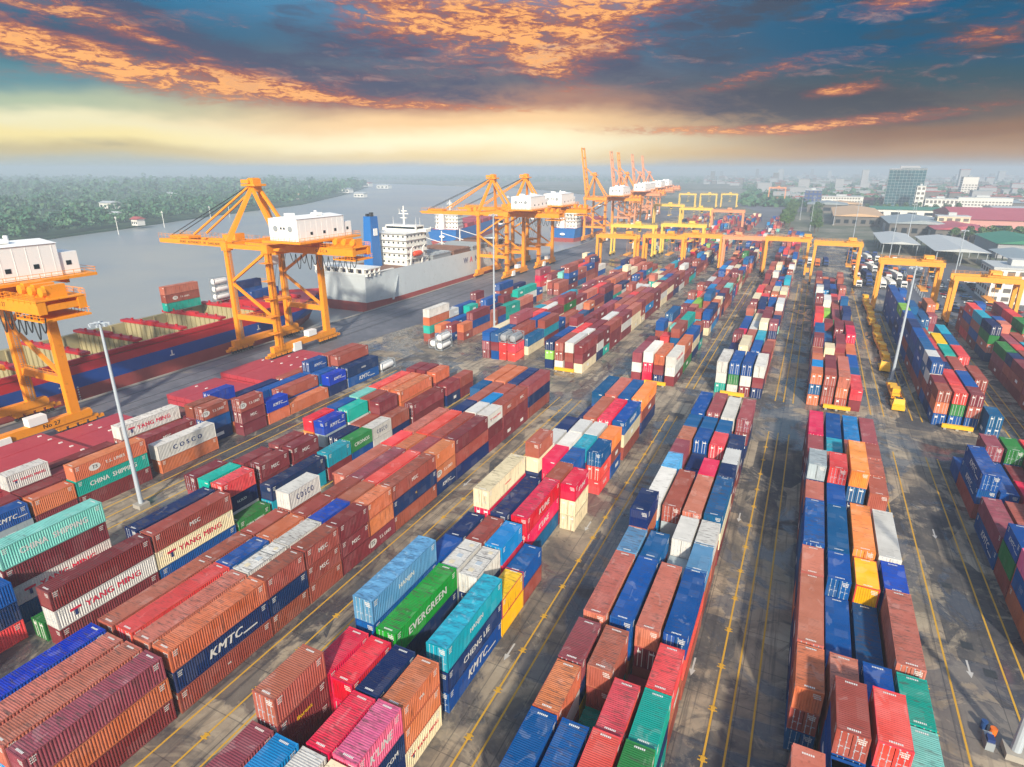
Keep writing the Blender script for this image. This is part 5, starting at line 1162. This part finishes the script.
for row in range(8):
    for k in range(15):
        x = 49 + row * 6.6 + k*.4; y = 288 + k * 7.6 - row * 2.2 + rc.uniform(-.4, .4)
        if rc.random() < .18 or (68 < x < 92 and 306 < y < 340): continue
        cn = rc.choice(['white', 'grey', 'black', 'black', 'blue', 'silver', 'red', 'black', 'grey'])
        o = bpy.data.objects.new('parked_car', cars[cn]); COL.objects.link(o); o.location = (x, y, .012); o.rotation_euler = (0, 0, R(62 + rc.uniform(-3, 3)))
        tag(o, 'parked %s car in the lot behind the right gantry cranes' % cn, 'car', 'cars in the lot behind the right gantry cranes')

rc2 = random.Random(31)
for i in range(34):                                             # lorries and spare trailers on the ground behind the gantries
    x = 24 + (i % 6) * 4.6 + rc2.uniform(-.5, .5); y = 330 + (i // 6) * 24 + rc2.uniform(-3, 3)
    if x > 47: continue
    k = i % 6
    cm, ld = [('truck_white', None), ('truck_blue', ('nv', 1)), ('truck_orange', None), ('truck_white', ('br', 0)), ('truck_blue', None), ('truck_white', ('wh', 1))][rc2.randrange(6)]
    truck(x, y, R(8 + rc2.uniform(-6, 6)), cm, ld, 'a %s cabbed lorry, rank %s behind the right centre gantry, place %s' % ({'truck_white': 'white', 'truck_blue': 'blue', 'truck_orange': 'orange'}[cm], 'one two three four five six'.split()[i // 6], 'one two three four five six'.split()[k]))

# ------------------------------------------------------------------ buildings inland
def shed(name, x0, x1, y0, y1, h, wall, roof, label, cat='warehouse', rise=3.0, nwin=6, ridge='y', open_=False):
    t = empty(name, ((x0+x1)/2, (y0+y1)/2, 0), 0, label, cat); w, d = (x1-x0)/2, (y1-y0)/2
    m = MB()
    if open_:
        for x in (-w + .5, 0, w - .5):
            for k in range(5): y = -d + .5 + k * (2*d - 1) / 4; m.box(x - .25, x + .25, y - .25, y + .25, 0, h)
        m.build('column', 'steel_grey', t)
    else: m.box(-w, w, -d, d, 0, h); wl = m.build('wall', wall, t)
    m = MB(); e = 1.2
    if ridge == 'y': m.add([(-w-e,-d-e,h),(0,-d-e,h+rise),(w+e,-d-e,h),(w+e,d+e,h),(0,d+e,h+rise),(-w-e,d+e,h)], [(0,1,4,5),(1,2,3,4),(0,2,1),(3,5,4),(5,3,2,0)])
    else: m.add([(-w-e,-d-e,h),(-w-e,0,h+rise),(-w-e,d+e,h),(w+e,d+e,h),(w+e,0,h+rise),(w+e,-d-e,h)], [(0,5,4,1),(1,4,3,2),(0,1,2),(3,4,5),(2,3,5,0)])
    m.build('roof', roof, t)
    if not open_:
        for k in range(nwin):
            xx = -w + (k + .5) * 2*w / nwin; m = MB(); m.box(xx - w/nwin*.55, xx + w/nwin*.55, -d - .06, -d + .02, h*.25, h*.65); m.build('window', 'glass_dark', t)
        m = MB(); m.box(-w - .06, -w + .02, -d*.25, d*.25, 0, h*.7); m.build('loading_door', 'steel_grey', t)
    return t
shed('canopy', 43, 63, 470, 548, 7, None, 'roof_white', 'long white canopy roof behind the car park, left one', 'canopy', 1.6, open_=True)
shed('canopy', 67, 92, 430, 520, 8, None, 'roof_white', 'wide white canopy roof behind the car park, middle one', 'canopy', 1.8, open_=True)
shed('canopy', 97, 118, 400, 452, 8, None, 'roof_grey', 'pale grey canopy roof by the right edge', 'canopy', 1.6, open_=True)
shed('warehouse', 106, 138, 480, 545, 9, 'wall_grey', 'roof_green', 'warehouse with a dark green roof at the right edge', rise=3)
shed('warehouse', 112, 240, 655, 790, 12, 'wall_pink', 'roof_pink', 'large warehouse with a long pink ribbed roof', rise=7, ridge='x')
shed('warehouse', 86, 122, 575, 640, 9, 'wall_dark', 'roof_pink', 'smaller warehouse with a pink roof before the cream block', rise=3)
shed('warehouse', 58, 102, 610, 700, 10, 'wall_dark', 'roof_grey', 'warehouse with a pale grey roof left of the pink ones', rise=3)
shed('warehouse', 18, 62, 700, 860, 9, 'wall_dark', 'roof_tan', 'long warehouse with a tan roof behind the roadside trees', rise=3)
shed('warehouse', 240, 330, 560, 700, 10, 'wall_white', 'roof_white', 'white roofed warehouse half cut off by the right edge', rise=3)
shed('warehouse', 150, 190, 520, 580, 8, 'wall_white', 'roof_white', 'small white roofed warehouse at the right edge', rise=2)
shed('warehouse', 60, 160, 860, 930, 8, 'wall_white', 'roof_green', 'low green roofed terminal in front of the glass tower', rise=2, ridge='x')
shed('warehouse', 190, 300, 900, 980, 9, 'wall_white', 'roof_white', 'low white terminal right of the glass tower', rise=2, ridge='x')
def block(name, x0, x1, y0, y1, h, wall, label, cat='building', nx=6, nz=4, roofm='roof_grey', side=True, winm='wall_dark'):
    t = empty(name, ((x0+x1)/2, (y0+y1)/2, 0), 0, label, cat); w, d = (x1-x0)/2, (y1-y0)/2
    m = MB(); m.box(-w, w, -d, d, 0, h); m.build('wall', wall, t)
    m = MB(); m.box(-w - .3, w + .3, -d - .3, d + .3, h, h + .8); m.box(-w*.3, w*.2, -d*.3, d*.3, h + .8, h + 3.2); m.build('roof', roofm, t)
    sx, sz = 2*w/nx, h/nz; wm = MB(); wm.box(-sx*.32, sx*.32, -.05, .05, 0, sz*.5); me = wm.mesh('window', winm)
    sy = 2*d/max(2, int(nx*d/w)); ny = max(2, int(nx*d/w)); wm2 = MB(); wm2.box(-.05, .05, -sy*.32, sy*.32, 0, sz*.5); me2 = wm2.mesh('window', winm)
    cnt = 0
    for k in range(nz):
        for i in range(nx):
            if cnt < 60: link('window', me, t, (-w + (i+.5)*sx, -d, k*sz + sz*.28)); cnt += 1
        if side:
            for i in range(ny):
                if cnt < 95: link('window', me2, t, (-w, -d + (i+.5)*sy, k*sz + sz*.28)); cnt += 1
    return t
block('office_building', 70, 90, 313, 336, 14, 'wall_white', 'white office block with dark window bands behind the far right block', nx=5, nz=4, roofm='roof_white')
block('warehouse_office', 94, 117, 634, 650, 15, 'wall_cream', 'cream office block between the pink roofs', nx=4, nz=3, roofm='roof_white')
block('clock_tower', 119, 129, 1008, 1020, 31, 'wall_white', 'slim white tower beside the glass tower', 'tower', nx=2, nz=5, roofm='roof_white')
block('arcaded_building', 131, 168, 1006, 1030, 15, 'wall_white', 'white arcaded building right of the slim white tower', nx=8, nz=2, roofm='roof_white')
block('long_building', 178, 240, 1070, 1095, 15, 'wall_white', 'long white building farther right of the arcaded building', nx=16, nz=4, roofm='roof_white')
block('long_building', 6, 62, 1080, 1110, 13, 'wall_white', 'long white building left of the glass tower', nx=15, nz=3, roofm='roof_white')
block('apartment_building', -18, 5, 1075, 1100, 22, 'truck_blue', 'blue ended block left of the long white building', nx=4, nz=4, roofm='roof_white')
block('apartment_building', 250, 275, 1500, 1525, 38, 'wall_white', 'pale apartment tower far right in the haze', nx=5, nz=9)
# the green glass tower
t = empty('glass_tower', (110, 1066, 0), R(-4), 'green glass office tower with a grid of mullions, tallest inland', 'tower')
m, g_, b_ = principled('tower_glass', .12, .0)
pp = g_.n('ShaderNodeTexCoord').outputs['Object']; vv = g_.n('ShaderNodeTexVoronoi', distance='CHEBYCHEV'); g_.put(vv.inputs['Vector'], g_.vm('MULTIPLY', pp, (.24, .24, .27))); vv.inputs['Scale'].default_value = 1
vc = g_.n('ShaderNodeSeparateColor'); g_.put(vc.inputs[0], vv.outputs['Color'])
g_.put(b_.inputs['Base Color'], g_.mix(vc.outputs[0], srgb('#123c46'), srgb('#245a64')))
b = MB(); b.box(-22, 22, -18, 18, 0, 52); b.box(-8, 22, -18.2, -17.9, 0, 54); b.build('curtain_wall', 'tower_glass', t)
b = MB()
for k in range(13): b.box(-22.15, 22.15, -18.3, 18.15, 3.9*k + 3.6, 3.9*k + 4.0)
for k in range(11): b.box(-22 + 4.4*k - .2, -22 + 4.4*k + .2, -18.35, -18.0, 0, 52)
for k in range(9): b.box(-22.25, -22.0, -18 + 4.4*k - .2, -18 + 4.4*k + .2, 0, 52)
b.build('mullion', 'roof_grey', t)
b = MB(); b.box(-22.4, 22.4, -18.5, 18.5, 52, 53.4); b.box(-10, 14, -8, 10, 53.4, 57); b.build('roof', 'wall_grey', t)
# low walls, fence and kerb between the yard and the road
tag((lambda m: [m.box(47 - .15, 47.15, 283 + k*6, 283.3 + k*6, 0, 2.4) for k in range(24)] and [m.box(46.97, 47.03, 283, 427, z, z + .08) for z in (.4, 1.2, 2.2)] and m.build('yard_fence', 'steel_grey'))(MB()), 'thin grey post and rail fence beside the car park', 'fence')
rs = random.Random(19); ci = 0
for x0, y0, w_, d_, rm in [(150, 820, 60, 50, 'roof_white'), (222, 812, 70, 46, 'tile_red'), (300, 740, 60, 60, 'roof_grey'), (250, 880 + 110, 60, 40, 'roof_grey'), (330, 900, 80, 60, 'roof_pink'), (-10, 900, 46, 60, 'roof_grey'), (6, 985, 50, 50, 'roof_tan'), (330, 1010, 90, 50, 'roof_white'), (420, 840, 80, 60, 'tile_red'), (150, 1110, 70, 40, 'roof_tan'), (232, 1120, 80, 50, 'roof_grey'), (60, 1140, 60, 40, 'tile_red'), (320, 1130, 90, 50, 'roof_green'), (430, 1000, 80, 60, 'roof_grey')]:
    rn = {'roof_white': 'white', 'tile_red': 'red tiled', 'roof_grey': 'grey', 'roof_pink': 'pink', 'roof_tan': 'tan', 'roof_green': 'green'}[rm]
    shed('warehouse', x0, x0 + w_, y0, y0 + d_, rs.uniform(6, 10), 'wall_dark', rm, 'hazy low shed with %s roof, %s shed near the glass tower' % (rn, ORD[ci]), rise=3, ridge='x' if w_ > d_ else 'y', nwin=3); ci += 1
rw = random.Random(77)
wallm = ['wall_white', 'wall_cream', 'wall_grey', 'wall_pink']; roofmats = ['roof_white', 'roof_grey', 'tile_red', 'roof_tan', 'roof_green']
# the hazy town behind, read as one mass
b = MB(); TM = ['wall_grey', 'wall_dark', 'wall_grey', 'wall_dark', 'roof_grey', 'tile_red', 'roof_grey', 'tile_red', 'roof_white']
for i in range(2600):
    y = 1130 + 4200 * rw.random() ** 1.5; x = -900 * (y > 2200) + rw.uniform(-120 - .02 * y, 260 + .95 * y) if y < 2200 else rw.uniform(-.16 * y, .98 * y)
    if y < 1200 and -30 < x < 260: continue
    if x < -.02 * y - 60 and y < 1500: continue
    w, d = rw.uniform(8, 32), rw.uniform(8, 26); h = rw.uniform(4, 11)
    q = rw.random()
    if q > .965: w = d = rw.uniform(14, 24); h = rw.uniform(24, 56) if y > 1800 else rw.uniform(15, 34)
    elif q > .8: h = rw.uniform(12, 22)
    b.mat(rw.randrange(4)); b.box(x, x + w, y, y + d, 0, h); b.mat(4 + rw.randrange(5)); b.box(x - .5, x + w + .5, y - .5, y + d + .5, h, h + .9)
tag(b.build('distant_town', TM), 'hazy low town of pale blocks spreading to the horizon', 'town', kind='stuff')
for i, (x, y, w, d, h, rm, lb) in enumerate([(-604, 400, 9, 8, 6, 'tile_red', 'small house with an orange roof at the far river bank'), (-668, 420, 11, 9, 8, 'roof_white', 'white house among the trees near the far bank'), (-900, 560, 26, 14, 8, 'roof_white', 'long white roof among the trees on the far side'),
         (-960, 880, 34, 16, 8, 'roof_white', 'bright white shed roof deep in the far woods'), (-870, 900, 24, 14, 7, 'roof_tan', 'tan roofed house in the far woods behind the crane'), (-1120, 820, 30, 14, 8, 'roof_white', 'white roofed hall left in the far woods'), (-1240, 1300, 40, 18, 9, 'roof_white', 'white roof far off near the hazy treeline'), (-1000, 1180, 30, 16, 9, 'roof_grey', 'pale grey roof beyond the crane on the far side'),
         (-1500, 1250, 44, 20, 9, 'wall_cream', 'cream hall far off in the hazy woods'), (-820, 1010, 24, 12, 7, 'roof_white', 'white roof by the far bank behind the crane mast'), (-1320, 1650, 50, 20, 10, 'tile_red', 'reddish roof far off near the river bend'), (-1130, 1500, 40, 18, 9, 'roof_white', 'white hall far off near the river bend')]):
    shed('riverside_house', x - w/2, x + w/2, y - d/2, y + d/2, h, 'wall_white', rm, lb, 'house', rise=2.5, nwin=3, ridge='x')

# ------------------------------------------------------------------ trees
def crown_into(m, cx, cy, cz, r, h, n, s, rr):
    lobes = [(rr.uniform(-.55, .55)*r, rr.uniform(-.55, .55)*r, rr.uniform(-.3, .45)*h, rr.uniform(.45, .75)) for _ in range(5)]
    for _ in range(n):
        lx, ly, lz, lr = rr.choice(lobes)
        a = rr.uniform(0, 6.283); zz = rr.uniform(-.7, 1); q = math.sqrt(max(0, 1 - zz*zz)); k = lr * rr.uniform(.7, 1.05)
        px, py, pz = cx + lx + math.cos(a)*q*r*k, cy + ly + math.sin(a)*q*r*k, cz + lz + zz*h*.62*k
        nrm = Vector((math.cos(a)*q + rr.uniform(-.6, .6), math.sin(a)*q + rr.uniform(-.6, .6), zz + .35 + rr.uniform(-.5, .5))).normalized()
        u_ = nrm.orthogonal().normalized(); v_ = nrm.cross(u_); t_ = rr.uniform(0, 6.28); c_, s_ = math.cos(t_), math.sin(t_)
        a1 = (u_*c_ + v_*s_) * s * rr.uniform(.6, 1.3); a2 = (v_*c_ - u_*s_) * s * rr.uniform(.5, 1.0); p = Vector((px, py, pz))
        m.add([p - a1 - a2*.4, p + a2, p + a1 - a2*.3, p - a2*1.1], [(0, 1, 2, 3)])
rt = random.Random(3)
protos = []
for k in range(3):
    cm_ = MB(); crown_into(cm_, 0, 0, 7.2, 4.2, 4.6, 420, .62, rt); tm = MB(); tm.cyl((0, 0, 0), (.1, .1, 5.2), .42, .24, 8)
    for q in range(5): a = q * 1.3; tm.cyl((.1, .1, 3.4 + q*.35), (2.4*math.cos(a), 2.4*math.sin(a), 6.8 + .4*(q % 2)), .16, .06, 6)
    protos.append((cm_.mesh('crown', 'foliage'), tm.mesh('trunk', 'bark')))
spots = [(-24 + 4*math.sin(i*2.1) + (y - 640) * -.01, y) for i, y in enumerate(range(640, 1000, 15))] + [(2 + 3*math.sin(i), y) for i, y in enumerate(range(600, 900, 22))] + [(96 + i*9, 560 + 6*math.sin(i*3)) for i in range(7)] + [(128 + i*8, 600 + 5*math.sin(i)) for i in range(5)] + [(60 + i*11, 950 + 6*math.sin(i*2)) for i in range(10)]
for i, (x, y) in enumerate(spots):
    if -70 < x < -38 and y < 640: continue
    lb = 'leafy green tree in the belt beside the port road' if i < 38 else ('leafy tree among the pink and green roofs' if i < 50 else 'leafy tree in the row before the glass tower')
    t = empty('roadside_tree', (x, y, 0), rt.uniform(0, 6.28), lb, 'tree', 'trees beside the port road' if i < 38 else ('trees among the warehouses' if i < 50 else 'trees before the glass tower')); sc = rt.uniform(.75, 1.25); t.scale = (sc, sc, sc * rt.uniform(.9, 1.15))
    c_, k_ = protos[i % 3]; link('crown', c_, t); link('trunk', k_, t)
def bank_x(y):
    for (x0, y0), (x1, y1) in zip(BANK, BANK[1:]):
        if y0 <= y <= y1: return x0 + (x1 - x0) * (y - y0) / (y1 - y0)
    return -4000
m = MB(); rf = random.Random(9); n = 0
while n < 5200:
    y = 60 + 2000 * rf.random() ** 1.5; bx = bank_x(y); dpt = rf.random() ** 1.7 * (500 + 1.0 * y); x = bx - 6 - dpt
    dist = math.hypot(x, y)
    if math.atan2(x, y) < R(-72) or x > bx - 4: continue
    n += 1; k = 64 if dist < 800 else (30 if dist < 1500 else 12); r = (2.6 + 6.2 * rf.random() ** 2.0) * (1 if dist < 1600 else 1.5)
    if math.sin(x * .021 + 1.3 * math.sin(y * .013)) > .86 and dist > 650: continue
    h = rf.uniform(.75, 1.7) * r; crown_into(m, x, y, h*.75 + 1.5, r, h, k, r * (.24 if k > 40 else .32 if k > 20 else .5), rf)
tag(m.build('riverside_forest', 'foliage_far'), 'dense green woods covering the far river bank', 'woods', kind='stuff')
m = MB()
for i in range(7600):
    y = 1000 + 3600 * rf.random() ** 1.4; x = rf.uniform(-.10 * y if y < 2500 else -1.1 * y, .95 * y)
    if y < 1130 and (-10 < x < 260): continue
    r = rf.uniform(5, 10); crown_into(m, x, y, 4, r, r * .9, 9, r*.55, rf)
tag(m.build('distant_trees', 'foliage_far'), 'dark tree clumps scattered through the hazy town', 'trees', kind='stuff')

# ------------------------------------------------------------------ haze
m = MB(); m.box(-6500, 6500, -350, 7500, -7.5, 71)
hm = bpy.data.materials.new('haze_air'); hm.use_nodes = True; g = NT(hm.node_tree)
v = g.n('ShaderNodeVolumePrincipled'); v.inputs['Color'].default_value = (.60, .71, .82, 1); v.inputs['Density'].default_value = 0.00046; v.inputs['Anisotropy'].default_value = 0.0
o_ = g.n('ShaderNodeOutputMaterial'); g.t.links.new(v.outputs[0], o_.inputs['Volume'])
MATS['haze_air'] = hm; tag(m.build('haze', 'haze_air'), 'pale bluish haze hanging over the river and town', 'haze', kind='stuff')
S.cycles.volume_bounces = 1
